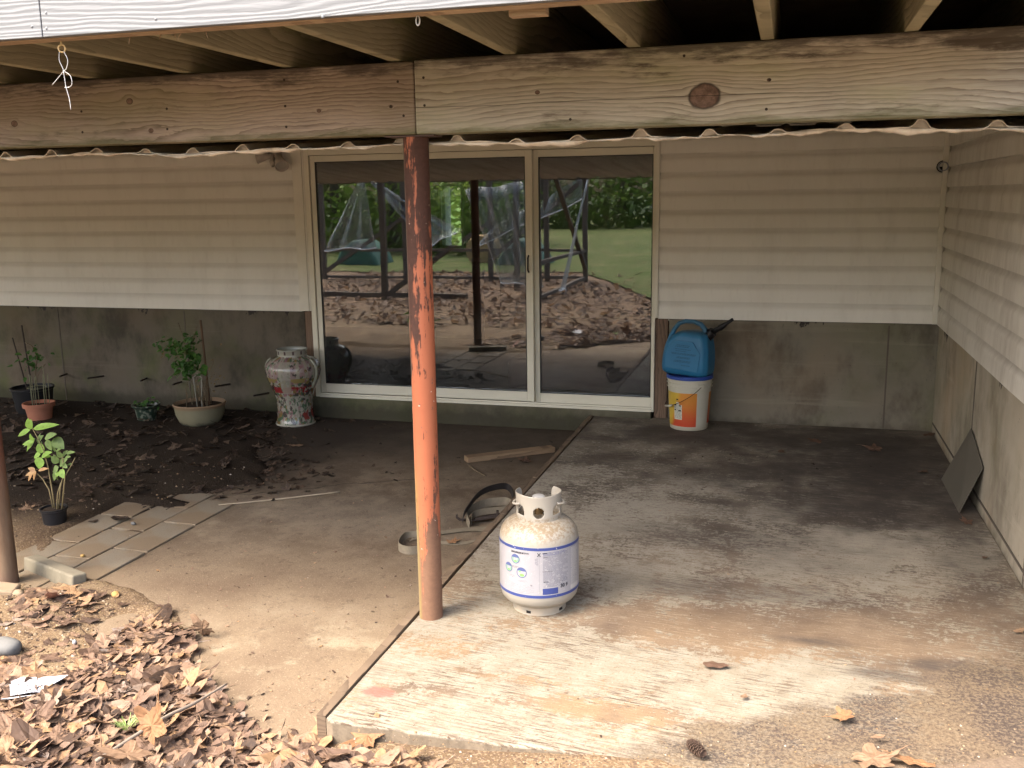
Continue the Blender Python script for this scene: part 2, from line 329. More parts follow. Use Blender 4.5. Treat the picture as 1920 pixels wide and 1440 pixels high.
# --- timber
def m_timber(name, light, dark, knots=(), K=55, green=.5, edge=.6, joint=None, axis='x', stretch=.35):
    """weathered board: growth rings flow round the knots (knots: x, z, radius)"""
    q = M(name, .85, .15); q.P(); X, Z = {'x':(q.x,q.z),'y':(q.y,q.z),'z':(q.z,q.x)}[axis]
    N = q.noise(q.vec(q.mul(X,stretch*1.6), q.mul(Z,3.2), q.mul(q.x if axis=='y' else 0.0, 3)), 1, 2, .45)
    psi = q.add(q.add(Z, q.mul(N, .36)), q.mul(q.noise(q.vec(q.mul(X,3.2), q.mul(Z,11), 4), 1, 4, .6), .045)); km = None; halo = None
    for kx, kz, a in knots:
        dx = q.sub(X,kx); dz = q.sub(Z,kz); r2 = q.add(q.mul(q.mul(dx,dx),.45), q.mul(dz,dz))
        psi = q.sub(psi, q.mul(q.m('DIVIDE', dz, q.add(r2, a*a*.3)), a*a*1.5))
        r = q.m('SQRT', q.add(q.mul(q.mul(dx,dx),.62), q.mul(dz,dz))); r = q.add(r, q.mul(q.sub(q.noise(scale=25,det=2),.5), a*.35))
        k = q.map(r, a*.92, a*1.02, 1, 0); ring = q.mul(q.map(r,a*.86,a,0,1), q.map(r,a,a*1.18,1,0))
        km = k if km is None else q.m('MAXIMUM', km, k); halo = ring if halo is None else q.m('MAXIMUM', halo, ring)
    jit = q.mul(q.noise(q.vec(q.mul(X,6),q.mul(Z,60),0),1,4,.6), .012)
    w1 = q.m('FRACT', q.mul(q.add(psi,jit), K)); line = q.m('POWER', w1, 2.2)
    line = q.mul(line, q.map(w1, .93, 1.0, 1, 0))
    fine = q.noise(q.vec(q.mul(X,5),q.mul(Z,260),0),1,4,.7)
    c = q.mix(q.map(q.noise(scale=1.1,det=5),.35,.65), light, tuple(x*.78 for x in light))
    c = q.mix(q.mul(q.mul(line, q.map(q.noise(q.vec(q.mul(X,2.2),q.mul(Z,9),9),1,4,.6),.34,.6,.3,1)),.88), c, dark); c = q.mix(q.map(fine,.45,.75,0,.45), c, dark)
    if green: c = q.mix(q.mul(q.map(q.noise(q.vec(q.mul(X,1.4),q.mul(Z,5),1),1,5),.48,.68), green), c, (light[0]*.62, light[1]*.72, light[2]*.45))
    bl = q.noise(q.vec(q.mul(X,3),q.mul(Z,14),7),1,6,.7)
    if edge:
        te = q.map(q.add(Z, q.mul(bl,.26)), ZT+.075, ZT+.125, 0, edge); c = q.mix(te, c, (.045,.036,.03))
        be = q.map(q.add(Z, q.mul(bl,-.10)), ZB-.02, ZB-.055, 0, .7); c = q.mix(be, c, (.075,.085,.032))
    c = q.mix(q.map(bl,.57,.70,0,.6), c, (.085,.066,.052))
    if km is not None:
        kc = q.mix(q.map(q.noise(scale=45,det=6,rough=.7),.3,.7), (.085,.055,.043),(.20,.135,.105)); c = q.mix(km, c, kc); c = q.mix(q.mul(halo,.85), c, (.03,.02,.017))
    if joint is not None:   # drying check running out of the knot
        l = q.m('ABSOLUTE', q.add(q.sub(Z,joint[0]), q.mul(q.sub(q.noise(q.vec(q.mul(X,2.5),0,0),1,3),.5),.02)))
        c = q.mix(q.mul(q.map(l,0,.0016,.9,0), q.mul(q.map(X,joint[1]-.01,joint[1]), q.map(X,joint[2],joint[2]-.05))), c, (.02,.016,.013))
    q.col(c); q.bump(q.m('MULTIPLY',line,-1),.5,.002); q.bump(fine,.3,.002); return q.mat
kR = gy(1322,181,B); c1 = gy(780,178,B)
M_beamR = m_timber('weathered_beam_green', (.48,.445,.37), (.13,.103,.075), ((kR.x,kR.z,.036),(gy(1442,150,B).x,gy(1442,150,B).z,.005),(gy(1008,167,B)  .x,1.90,.006)), 46, .40, .8, joint=(kR.z+.002,c1.x,kR.x+.25))
kL = [gy(27,232,B),gy(283,245,B),gy(243,190,B),gy(598,208,B),gy(733,200,B)]
M_beamL = m_timber('weathered_beam_brown', (.36,.295,.24), (.10,.072,.055), [(k.x,k.z,r) for k,r in zip(kL,(.011,.008,.010,.006,.005))], 70, .3, .8)
M_joist = m_timber('mossy_joist', (.31,.28,.185), (.11,.10,.06), (), 40, .8, 0, axis='y')
M_plank = m_timber('old_plank', (.24,.165,.10), (.09,.06,.04), (), 45, 0, 0, axis='x')
M_raw = m_timber('raw_rim_timber', (.40,.30,.20), (.20,.14,.09), (), 80, 0, 0)
M_stud = m_timber('stud_timber', (.20,.135,.095), (.05,.035,.028), (), 60, 0, 0, axis='z')
def m_whitepaint():
    q = M('white_painted_boards', .5, .35); q.P(); N = q.noise(q.vec(q.mul(q.x,.9),q.mul(q.z,6),0),1,2,.4)
    w_ = q.m('SINE', q.mul(q.add(q.z, q.add(q.mul(N,.16), q.mul(q.noise(q.vec(q.mul(q.x,5),q.mul(q.z,30),2),1,3),.02))), 520)); f = q.noise(q.vec(q.mul(q.x,10),q.mul(q.z,120),0),1,4)
    c = q.mix(q.map(f,.5,.8,0,.5), (.135,.142,.149), (.10,.106,.111)); c = q.mix(q.map(w_,.55,1,0,.16), c, (.09,.095,.10))
    q.col(c); q.bump(w_,.16,.003); q.bump(f,.12,.002); return q.mat
M_white = m_whitepaint()
# --- metals
def m_post(name, zoff=0, ora=(.30,.095,.046)):
    q = M(name, .65, .3); q.P()
    v = q.noise(q.sc((22,22,1.5)),1,7,.72); v2 = q.noise(q.sc((9,9,5)),1,6,.7); f = q.noise(scale=60,det=5,rough=.7)
    base = q.mix(q.noise(scale=9,det=4), ora, tuple(min(1,x*1.25) for x in ora))
    rust = q.mix(f, (.035,.017,.013),(.095,.046,.032))
    hi = q.map(q.z, .60, 1.5, 0, .42); lo = q.map(q.z, .50, .15, 0, .66)
    amt = q.add(q.add(hi, lo), q.add(q.m('MULTIPLY_ADD', v, 2.3, -1.17), q.m('MULTIPLY_ADD', v2, 1.5, -.78))); k = q.map(amt, .16, .26)
    spot = q.map(q.noise(q.sc((40,40,26)),1,4,.7), .66,.70, 0, .8)
    c = q.mix(k, base, rust)
    lowc = q.mix(f,(.12,.062,.038),(.20,.11,.066)); c = q.mix(q.mul(q.map(q.z,.62,.2), k), c, lowc)
    c = q.mix(spot, c, (.16,.085,.06))
    moss = q.mul(q.map(q.x,-.014,-.034), q.map(q.z,.66,.5)); moss = q.mul(moss, q.map(v,.3,.5)); c = q.mix(q.mul(moss,.6), c, (.20,.165,.055))
    c = q.mix(q.mul(q.map(q.x,-.028,-.042),.15), c, (.33,.30,.22))
    c = q.mix(q.map(q.noise(scale=55,det=2),.74,.76,0,.8), c, (.6,.5,.42))
    q.col(c); q.bump(f,.3,.002); q.bump(k,.25,.001); q.rough(q.map(k,0,1,.5,.85)); return q.mat
M_post = m_post('rusty_orange_paint')
def m_post2():
    q = M('brown_rust_paint', .8, .2); q.P(); v = q.noise(q.sc((10,10,2)),1,6,.65)
    c = q.ramp(v,[(.3,(.07,.04,.027)),(.5,(.14,.09,.055)),(.72,(.20,.14,.09))]); c = q.mix(q.map(q.z,.35,.7,0,.7), c, (.13,.04,.025))
    c = q.mix(q.mul(q.map(q.z,.12,.02),.7), c, (.13,.08,.055)); q.col(c); q.bump(v,.5,.004); return q.mat
M_post2 = m_post2()
M_steel = plain('dark_steel', (.09,.06,.05), .7, .4, .3)
M_darksteel = plain('rusted_rod', (.04,.03,.025), .8, .3, .2)
def m_sheet():
    q = M('aged_corrugated_plastic', .55, .35); f = q.noise(q.sc((12,1,6)),1,5,.65)
    c = q.mix(q.map(f,.4,.7), (.74,.69,.60),(.46,.40,.32)); q.col(c); q.bump(f,.2,.004)
    tr = q.n('ShaderNodeBsdfTranslucent'); q.L((.5,.45,.36), tr.inputs[0]); mx = q.n('ShaderNodeMixShader'); mx.inputs[0].default_value = .18
    q.nt.links.new(q.b.outputs[0], mx.inputs[1]); q.nt.links.new(tr.outputs[0], mx.inputs[2]); q.nt.links.new(mx.outputs[0], q.nt.nodes['Material Output'].inputs[0]); return q.mat
M_sheet = m_sheet()
def m_glass():
    q = M('window_glass'); q.nt.nodes.remove(q.b); q.P()
    t = q.n('ShaderNodeBsdfTransparent'); t.inputs[0].default_value = (.62,.64,.65,1)
    g = q.n('ShaderNodeBsdfGlossy'); g.inputs['Roughness'].default_value = .012; g.inputs[0].default_value = (.92,.95,.97,1)
    f = q.n('ShaderNodeFresnel'); f.inputs[0].default_value = 1.5
    bp_ = q.n('ShaderNodeBump'); bp_.inputs['Strength'].default_value = .02; bp_.inputs['Distance'].default_value = .02
    q.nt.links.new(q.noise(q.sc((1.6,1.6,2.4)),1,2,.4), bp_.inputs['Height']); q.nt.links.new(bp_.outputs[0], g.inputs['Normal'])
    fac = q.m('MULTIPLY_ADD', f.outputs[0], 1.0, .105); mx = q.n('ShaderNodeMixShader'); q.nt.links.new(fac, mx.inputs[0])
    q.nt.links.new(t.outputs[0], mx.inputs[1]); q.nt.links.new(g.outputs[0], mx.inputs[2]); df = q.n('ShaderNodeBsdfDiffuse'); df.inputs[0].default_value = (.5,.5,.48,1); m3 = q.n('ShaderNodeMixShader')
    dd = q.map(q.add(q.noise(q.sc((3,3,1.2)),1,6,.65), q.mul(q.noise(scale=60,det=3),.15)), .42,.78,.006,.045); q.nt.links.new(dd, m3.inputs[0]); q.nt.links.new(mx.outputs[0], m3.inputs[1]); q.nt.links.new(df.outputs[0], m3.inputs[2]); q.nt.links.new(m3.outputs[0], q.nt.nodes['Material Output'].inputs[0]); return q.mat
M_glass = m_glass()
M_black = plain('black_rubber', (.007,.007,.009), .5, .3)
M_interior = plain('interior_paint', (.16,.15,.14), .8, .2)
M_cabinet = plain('cabinet_wood', (.10,.075,.06), .6)
M_maroon = plain('maroon_fabric', (.10,.045,.05), .9, .1)
M_ply = plain('decking_timber', (.16,.13,.10), .9, .1)

# ================================================================== LARGE STRUCTURE
# ground: one sheet out to the horizon, fine near the patio
def lin(a, b, s): return list(np.arange(a, b-1e-6, s))
gx_ = [-700,-300,-120,-60,-30,-18,-12,-9,-7,-6]+lin(-5.2,1.6,.035)+[1.6,2.5,4,7,12,20,40,90,250,700]
gy_ = [-700,-300,-120,-60,-35,-22,-14,-9,-6,-4,-2.5,-1.4,-.6,0,.5,.9]+lin(1.2,6.8,.035)+[6.8,8,10,12,16,25,60,200,700]
bx = [-9,-3.3,-2.9,-2.4,-2.1,-1.98,-1.55,-1.31,-.6,.3,.96,2]; by = [4.0,3.5,3.36,3.15,2.87,2.62,2.54,2.44,2.448,2.58,2.78,3.0]
cx_ = [-9,-3.0,-1.45,-1.2,-.6,.3,2]; cz = [-.09,-.10,FL,-.050,-.006,.0,.0]
ph = rng.uniform(0,6.28,(14,)); fr = rng.uniform(1.5,16,(14,2))*rng.choice([-1,1],(14,2))
def gn(x,y): return sum(math.sin(fr[i,0]*x+fr[i,1]*y+ph[i])/(1+.35*abs(fr[i]).sum()) for i in range(14))
def gh(x, y):
    yb = np.interp(x,bx,by); z0 = np.interp(x,cx_,cz); n = gn(x,y)
    if y > 4.55 and x > -4.6 and x < -1.5:
        xb = np.interp(y,[4.55,4.7,5.0,5.25,5.6,6.0,6.35,6.72],[-3.42,-3.25,-3.02,-3.12,-3.42,-3.62,-3.78,-3.5]) + .10*gn(x*1.3,y*1.3) + .035*math.sin(y*31+x*17)
        if x < xb and y < 6.72: return FL+.003+min(.022,(xb-x)*.12)+.004*n
        return FL-.03
    if x < -3.17 and x > -3.62 and 3.45 < y < 4.45: return FL-.002+.009*n+.006*math.sin(x*40+y*23)
    if x < -3.17: # planting bed left of the pavers, runs back to the wall
        inn = min(1,(-3.17-x)/.2); bed = FL+.004+.014*n*inn+.02*min(1,max(0,(y-3.6)))*inn
        if y > 3.3: return bed if y < 6.72 else -.2
    k = (yb + .05*n*4*min(1,max(0,(x+.35)/.5) if x>-.6 else 1) - y) if x > -.45 or x < -1.45 else (yb - y)
    if k > 0: return z0 + min(.05*k,.05) + .006*n + (.0 if x<-1.45 else 0)
    if x < -2.9 and y < 4.4: return FL-.004+.004*n
    return z0 - min(.25, -k*.35) - .006
gv = [(x,y,gh(x,y)) for y in gy_ for x in gx_]; nx = len(gx_)
gf = [(j*nx+i,j*nx+i+1,(j+1)*nx+i+1,(j+1)*nx+i) for j in range(len(gy_)-1) for i in range(nx-1)]
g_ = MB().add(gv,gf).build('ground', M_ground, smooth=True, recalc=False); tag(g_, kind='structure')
# slab and patio
def slab_outline():
    pts = [(-1.315,6.70),(-1.318,4.8),(-1.312,3.5),(-1.318,2.442),(-1.29,2.432)]
    for i in range(40):
        x = -1.27+i*.058; y = np.interp(x,[-1.3,-.79,-.36,2],[2.43,2.442,2.46,2.46])+rng.normal(0,.004)
        if x < XR: pts.append((x,y))
    pts += [(XR,2.46),(XR,6.737),(-.9,6.737),(-.9,6.70)]
    return pts
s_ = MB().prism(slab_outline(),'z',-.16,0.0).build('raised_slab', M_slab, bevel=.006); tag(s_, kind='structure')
p_ = MB().prism([(-3.17,2.2),(-1.345,2.2),(-1.345,6.70),(-4.3,6.70),(-4.3,4.62),(-3.17,4.62)],'z',FL-.08,FL).build('patio_floor', M_patio); tag(p_, kind='structure')
lw = MB().add([(-80,-60,-.02),(30,-60,-.02),(30,.2,-.02),(.2,.0,-.02),(-2.1,-1.6,-.02),(-3.3,-4.6,-.02),(-4.2,-6.5,-.02),(-80,-6.8,-.02)],[(0,1,2,3,4,5,6,7)]).build('lawn', M_lawn, recalc=False); tag(lw, kind='structure')
# timber form strip along the slab edge
fs = MB()
for (y0,y1) in ((2.445,4.42),(4.43,6.69)):
    n = 14; 
    for i in range(n):
        a = y0+(y1-y0)*i/n; b = y0+(y1-y0)*(i+1)/n
        fs.box(-1.350-.002*math.sin(i*2.3),-1.3195,a,b,FL-.03,.006+.002*math.sin(i*1.7))
o = fs.build('form_board', m_timber('grey_strip',(.17,.125,.085),(.06,.042,.03),(),50,0,0,axis='y')); tag(o, 'thin weathered timber strip along the left edge of the raised concrete slab', 'timber strip')

# ------------------------------------------------------------------ house
house = thing('house', 'beige vinyl sided house wall on a bare concrete foundation around the patio', 'house')
Z0, CS = .715, .125
def lap_profile(n, z0, c=CS, o=.017):
    P = []
    for i in range(n):
        z = z0+i*c; P += [(0.001,z),(o,z+.0008),(o,z+.004),(o-.001,z+c*.55),(o-.0025,z+c*.66),(o-.009,z+c*.76),(o-.0155,z+c*.86),(.0005,z+c*.985)]
    return P
def siding(mb, axis, pos, t0, t1, z0, n, extra=0, segs=None):
    prof = lap_profile(n, z0); T = [t0+(t1-t0)*i/24 for i in range(25)]
    V = []
    for t in T:
        for (o,z) in prof:
            wv = .0012*math.sin(t*3.1+z*9)+.0008*math.sin(t*7.3+int((z-Z0)/CS)*2.4)
            q = o+extra+wv
            V.append((t,pos-q,z) if axis == 'y' else (pos-q,t,z))
    k = len(prof); mb.add(V,[(i*k+j,(i+1)*k+j,(i+1)*k+j+1,i*k+j+1) for i in range(24) for j in range(k-1)])
sl = MB()
for c in range(5):
    cut = [-6.4,-7.9,-5.2,-7.0,-8.3][c]
    siding(sl,'y',D,-10,cut,Z0+c*2*CS,2); siding(sl,'y',D,cut-.02,-3.632,Z0+c*2*CS,2,.0018)
sl.build('siding_panel', M_sidR, house, smooth='auto', recalc=False)
sr = MB(); siding(sr,'y',D,-.868,XR-.035,Z0,10); sr.build('siding_panel', M_sidR, house, smooth='auto', recalc=False)
sw = MB()
cuts = [(6.28,6.30),(6.1,5.75),(5.78,4.6),(4.4,4.9),(5.9,5.2)]
cut_w = [6.26,5.95,4.55,5.05,6.02]
for c in range(5):
    siding(sw,'x',XR,6.70,cut_w[c],Z0+c*2*CS,2); siding(sw,'x',XR,cut_w[c]+.025,2.9,Z0+c*2*CS,2,.002)
sw.build('siding_panel', M_sidW, house, smooth='auto', recalc=False)
# wall cores, foundations
MB().box(-10,-3.64,D+.001,D+.14,.70,2.3).box(-3.64,-.86,D+.001,D+.14,1.95,2.3).box(-.86,XR+.2,D+.001,D+.14,.70,2.3).build('wall', M_trim, house)
MB().box(-10.2,XR+.25,D-.02,D+.14,2.3,4.9).build('upper_wall', M_sidR, house)
MB().box(XR+.001,XR+.16,2.9,D,.70,4.9).box(XR+.16,5.5,2.9,3.05,.70,4.9).build('wing_wall', M_sidW, house)
MB().box(-10,-3.615,D-.012,D+.12,-.4,.712).build('foundation_wall', M_fdL, house, bevel=.003)
MB().box(-.79,XR+.02,D-.012,D+.12,-.4,.712).build('foundation_wall', M_fdR, house, bevel=.003)
MB().box(XR,XR+.16,2.9,D-.013,-.4,.712).box(XR+.162,5.5,2.9,3.05,-.4,.712).build('foundation_wall', M_fdW, house, bevel=.003)
# hairline form-board seams standing 3 mm proud
fm = MB()
for xx in (-5.93,-4.70,-8.1,.646): fm.box(xx,xx+.010,D-.0155,D-.0125,FL-.05,.70)
for yy in (5.35,4.05): fm.box(XR-.0035,XR-.0005,yy,yy+.012,0,.70)
fm.box(XR-.004,XR-.001,2.9,6.7,.055,.067)
each(fm,'form_seam', plain('seam_concrete',(.10,.085,.07),.95,.1), house)
# curb under the door
MB().box(-3.60,-.905,D-.045,D+.1,-.4,.046).build('door_curb', m_conc('curb_concrete',(.13,.12,.085),(.07,.062,.045),.5), house, bevel=.004)
# corner and edge trims
MB().box(-3.640,-3.560,D-.034,D+.0,.722,1.99).box(-3.560,-3.545,D-.028,D,.722,1.99).build('door_trim', M_trim, house, bevel=.003)
MB().box(-.888,-.868,D-.030,D,.722,2.0).build('door_trim', M_trim, house, bevel=.002)
cm = MB().box(XR-.045,XR-.012,D-.030,D,.722,1.99); cm.build('corner_trim', M_trim, house, bevel=.002)
MB().box(-10,-3.64,D-.016,D,.7125,.7135).box(-.868,XR-.045,D-.016,D,.7125,.7135).build('starter_strip', M_steel, house)
MB().box(-3.614,-3.548,D-.008,D+.06,-.1,.718).build('wood_stud', M_stud, house, bevel=.003)
MB().box(-.886,-.797,D-.010,D+.06,-.0,.716).build('wood_stud', M_stud, house, bevel=.004)
# drain pipe stub
o_ = gy(1770,312,D-.03); pp = MB(); 
pp.lathe([(.030,-.0),(.030,.05),(.024,.05),(.024,.0)],24); 
pm = Matrix.Translation((o_.x-.005,D,o_.z)) @ Matrix.Rotation(R(90),4,'X')
pp.v = [tuple(pm @ Vector(v)) for v in pp.v]
pp.build('pipe_outlet', plain('grey_pipe',(.22,.23,.27),.4,.4), house, smooth='auto')
pq = MB(); pq.lathe([(.0,.006),(.024,.006)],24); pq.v = [tuple(pm @ Vector(v)) for v in pq.v]; pq.build('pipe_bore', M_black, house)
pk = MB(); pk.lathe([(.031,.012),(.038,.013),(.037,.017),(.031,.018)],24); pk.v = [tuple(pm @ Vector(v)) for v in pk.v]; pk.build('pipe_collar', M_black, house)
# tie rods left in the foundation
for u,v,a in ((195,705,-.35),(275,709,.45),(125,701,.5),(432,720,-.4),(505,737,-.45),(340,716,.2)):
    q_ = gy(u,v,D-.01); MB().tube([(q_.x,D,q_.z),(q_.x+a*.12,D-.16,q_.z+.006)],.0075,6).lathe([(.018,0),(.018,.01)],10,(q_.x,0)).build('tie_rod', M_darksteel, house) if False else MB().tube([(q_.x,D,q_.z),(q_.x+a*.12,D-.16,q_.z+.006)],.0075,6).build('tie_rod', M_darksteel, house)
# roof and shell so the place holds together from the side
MB().prism([(2.2,4.9),(11.6,4.9),(11.6,5.05),(6.9,7.2),(2.2,5.05)],'x',-10.5,5.8).build('roof', plain('roof_shingle',(.08,.075,.07),.9,.1), house)
MB().box(-10.2,-10,D,11,-.4,4.9).box(5.3,5.5,3.05,11,-.4,4.9).box(-10,-3.90,10.8,11,-.4,4.9).box(-3.66,5.3,10.8,11,-.4,4.9).box(-3.90,-3.66,10.8,11,-.4,1.0).box(-3.90,-3.66,10.8,11,1.72,4.9).build('rear_wall', M_sidR, house)
# room behind the glass
MB().box(-6,.3,D+.15,10.7,-.1,.03).build('room_floor', M_cabinet, house)
MB().box(-6,.3,D+.15,10.7,2.1,2.2).build('room_ceiling', M_interior, house)
MB().box(-6.1,-6,D+.15,10.7,.03,2.1).box(.3,.4,D+.15,10.7,.03,2.1).box(-6,-3.90,10.70,10.79,.03,2.1).box(-3.66,.3,10.70,10.79,.03,2.1).box(-3.90,-3.66,10.70,10.79,.03,1.02).box(-3.90,-3.66,10.70,10.79,1.70,2.1).build('room_wall', M_interior, house)
wf = MB().box(-3.93,-3.90,10.67,10.70,.99,1.73).box(-3.66,-3.63,10.67,10.70,.99,1.73).box(-3.90,-3.66,10.67,10.70,.99,1.02).box(-3.90,-3.66,10.67,10.70,1.70,1.73)
each(wf,'window_frame', M_frame, house)
# ---- sliding door
door = MB().box(-3.545,-3.505,D-.026,D+.10,.046,1.945).box(-.905,-.888,D-.026,D+.10,.046,1.945).box(-3.505,-.905,D-.026,D+.10,1.895,1.945).box(-3.505,-.905,D-.038,D+.10,.046,.066).box(-3.505,-.905,D-.026,D-.021,.066,.078).build('sliding_door', M_frame, house, bevel=.002)
def leaf(x0,x1,z0,z1,sl,sr_,rb,rt_,y):
    f = MB().box(x0,x0+sl,y,y+.035,z0,z1).box(x1-sr_,x1,y,y+.035,z0,z1).box(x0+sl,x1-sr_,y+.001,y+.035,z0,z0+rb).box(x0+sl,x1-sr_,y+.001,y+.035,z1-rt_,z1).build('door_leaf', M_frame, door, bevel=.003)
    gk = MB(); a=.004
    gk.box(x0+sl,x0+sl+.006,y-.000+.004,y+.03,z0+rb,z1-rt_).box(x1-sr_-.006,x1-sr_,y+.004,y+.03,z0+rb,z1-rt_).box(x0+sl+.006,x1-sr_-.006,y+.004,y+.03,z0+rb,z0+rb+.006).box(x0+sl+.006,x1-sr_-.006,y+.004,y+.03,z1-rt_-.006,z1-rt_).build('gasket', M_black, door)
    MB().box(x0+sl+.0062,x1-sr_-.0062,y+.014,y+.019,z0+rb+.0062,z1-rt_-.0062).build('glass', M_glass, door)
leaf(-3.500,-1.782,.080,1.892,.038,.040,.072,.045,D-.012)
leaf(-1.775,-.907,.068,1.892,.040,.012,.070,.050,D+.028)
MB().box(-1.795,-1.768,D-.022,D+.062,.080,1.892).build('meeting_stile', M_frame, door, bevel=.002)
hp = gy(991,495,D-.02); MB().tube([(hp.x,D-.013,hp.z+.06),(hp.x,D-.04,hp.z+.045),(hp.x,D-.04,hp.z-.045),(hp.x,D-.013,hp.z-.06)],.006,8).build('handle', M_black, door, smooth=True)
# furniture seen faintly through the glass
sf = thing('sofa', 'maroon sofa indoors behind the lower right glass of the sliding door', 'sofa', (-1.35,7.55,.03))
MB().box(-.75,.62,-.42,.42,.05,.30).build('seat', M_maroon, sf, bevel=.05, seg=4, smooth='auto')
MB().box(-.75,.62,.30,.46,.05,.52).build('backrest', M_maroon, sf, bevel=.04, seg=3, smooth='auto')
am = MB(); am.prism([(.40+.13*math.cos(a)+.09, .27+.13*math.sin(a)) for a in [math.pi*i/12 for i in range(13)]]+[(.36,.02),(.62,.02)][::1],'y',-.44,.44); am.build('armrest', M_maroon, sf, bevel=.015, smooth='auto')
cb = thing('cabinet', 'dark indoor cabinet of drawers below the small far window', 'cabinet', (-3.65,10.35,.03))
MB().box(-.45,.45,-.3,.3,0,.85).build('carcass', M_cabinet, cb, bevel=.005)
for i in range(3): 
    d_ = MB().box(-.42,.42,-.32,-.30,.06+i*.26,.28+i*.26).build('drawer', M_cabinet, cb, bevel=.004); MB().box(-.09,.09,-.345,-.33,.19+i*.26,.21+i*.26).build('handle', M_steel, d_) 

# ------------------------------------------------------------------ deck overhead
deck = thing('wooden_deck', 'raised timber deck with white painted rim boards above the patio', 'deck')
MB().box(-9.6,c1.x-.0065,B,B+.076,ZB,ZT-.004).build('beam', M_beamL, deck, bevel=.006)
MB().box(c1.x-.0035,XR-.02,B-.004,B+.076,ZB-.001,ZT-.001).build('beam', M_beamR, deck, bevel=.006)
for k in range(-17,9):
    x1 = -2.5074+.4064*k
    if x1 > XR+.02: continue
    MB().box(x1-.040,x1,2.43,6.69,ZT,ZT+.235).build('joist', M_joist, deck, bevel=.003)
MB().box(-9.6,XR-.01,2.384,2.428,ZT-.002,ZT+.235).build('rim_board', M_raw, deck, bevel=.003)
MB().box(-9.6,XR-.01,6.692,6.722,ZT+.02,ZT+.235).build('ledger', M_joist, deck)
jx = gz(78,60,2.08).x
MB().box(-9.6,gy(79,50,2.36).x-.0015,2.358,2.383,ZT+.001,ZT+.50).build('rim_facing', M_white, deck, bevel=.002)
MB().box(gy(79,50,2.36).x+.0015,XR-.01,2.358,2.383,ZT+.001,ZT+.50).build('rim_facing', M_white, deck, bevel=.002)
dk = MB()
for i in range(31): dk.box(-9.6,XR-.01,2.43+i*.1385,2.43+i*.1385+.1375,ZT+.236,ZT+.262)
dk.box(-9.6,XR-.01,2.43,6.7,ZT+.264,ZT+.272)
dk.build('decking', M_ply, deck)
q_ = gz(982,30,2.0); MB().box(q_.x-.05,q_.x+.045,2.43,2.465,ZT-.016,ZT+.03).build('cleat', M_raw, deck, bevel=.002)
nb = MB()
for (u,v) in ((153,209),(155,248),(313,204),(314,242),(533,150),(535,199),(537,238),(733,200),(746,153),(757,217)):
    q_ = gy(u,v,B); nb.lathe([(.0001,0),(.0045,.0),(.0045,.003),(.0001,.003)],8); 
    for i in range(-32,0): vx = nb.v[i]; nb.v[i] = (q_.x+vx[0], B-.001-vx[2]*.3, q_.z+vx[1])
each(nb,'nail', M_darksteel, deck)
nb2 = MB()
for (u,v) in ((795,146),(797,198),(1070,224),(1437,205),(1443,150),(1283,105)):
    q_ = gy(u,v,B); nb2.lathe([(.0001,0),(.0045,.0),(.0045,.003),(.0001,.003)],8)
    for i in range(-32,0): vx = nb2.v[i]; nb2.v[i] = (q_.x+vx[0], B-.005-vx[2]*.3, q_.z+vx[1])
each(nb2,'nail', M_darksteel, deck)
# painted-over screws of the white facing
sc_ = MB()
for (u,v) in ((60,50),(87,53),(86,24),(605,31),(292,36)):
    q_ = gy(u,v,2.358); sc_.lathe([(.0001,.002),(.003,.0015),(.0045,0)],10)
    for i in range(-30,0): vx = sc_.v[i]; sc_.v[i] = (q_.x+vx[0], 2.358-vx[2], q_.z+vx[1])
each(sc_,'screw', M_white, deck, smooth=True)
# splinters under the rim
sp_ = MB()
for (u,v,L_,a) in ((243,80,.022,.1),(338,70,.02,-.6),(327,74,.015,.7),(385,66,.02,.9),(300,70,.01,0)):
    q_ = gy(u,v,2.42); sp_.tube([(q_.x,2.425,ZT-.002),(q_.x+a*.004,2.42,ZT-.01),(q_.x+a*.012,2.415,ZT-.01-L_*.6)],[.0018,.0015,.0005],5)
each(sp_,'splinter', M_raw, deck)
# steel posts
def post(loc, h, mat, label, cap=True):
    t = thing('steel_post', label, 'post', loc, group='round steel posts under the deck beam')
    MB().lathe([(.0445,0),(.0445,.01),(.0445,h-.005),(.0445,h)],48,capb=True,capt=True).build('shaft', mat, t, smooth='auto')
    if cap: MB().box(-.095,.085,-.05,.036,h+.0005,h+.0045).build('cap_plate', M_steel, t)
    return t
post((-1.262,3.216,0.0), ZB-.007, M_post, 'peeling orange steel post standing on the edge of the raised slab')
post((-3.330,3.300,FL-.01), ZB-.007-FL+.01, M_post2, 'brown rusty steel post at the far left edge of the patio')
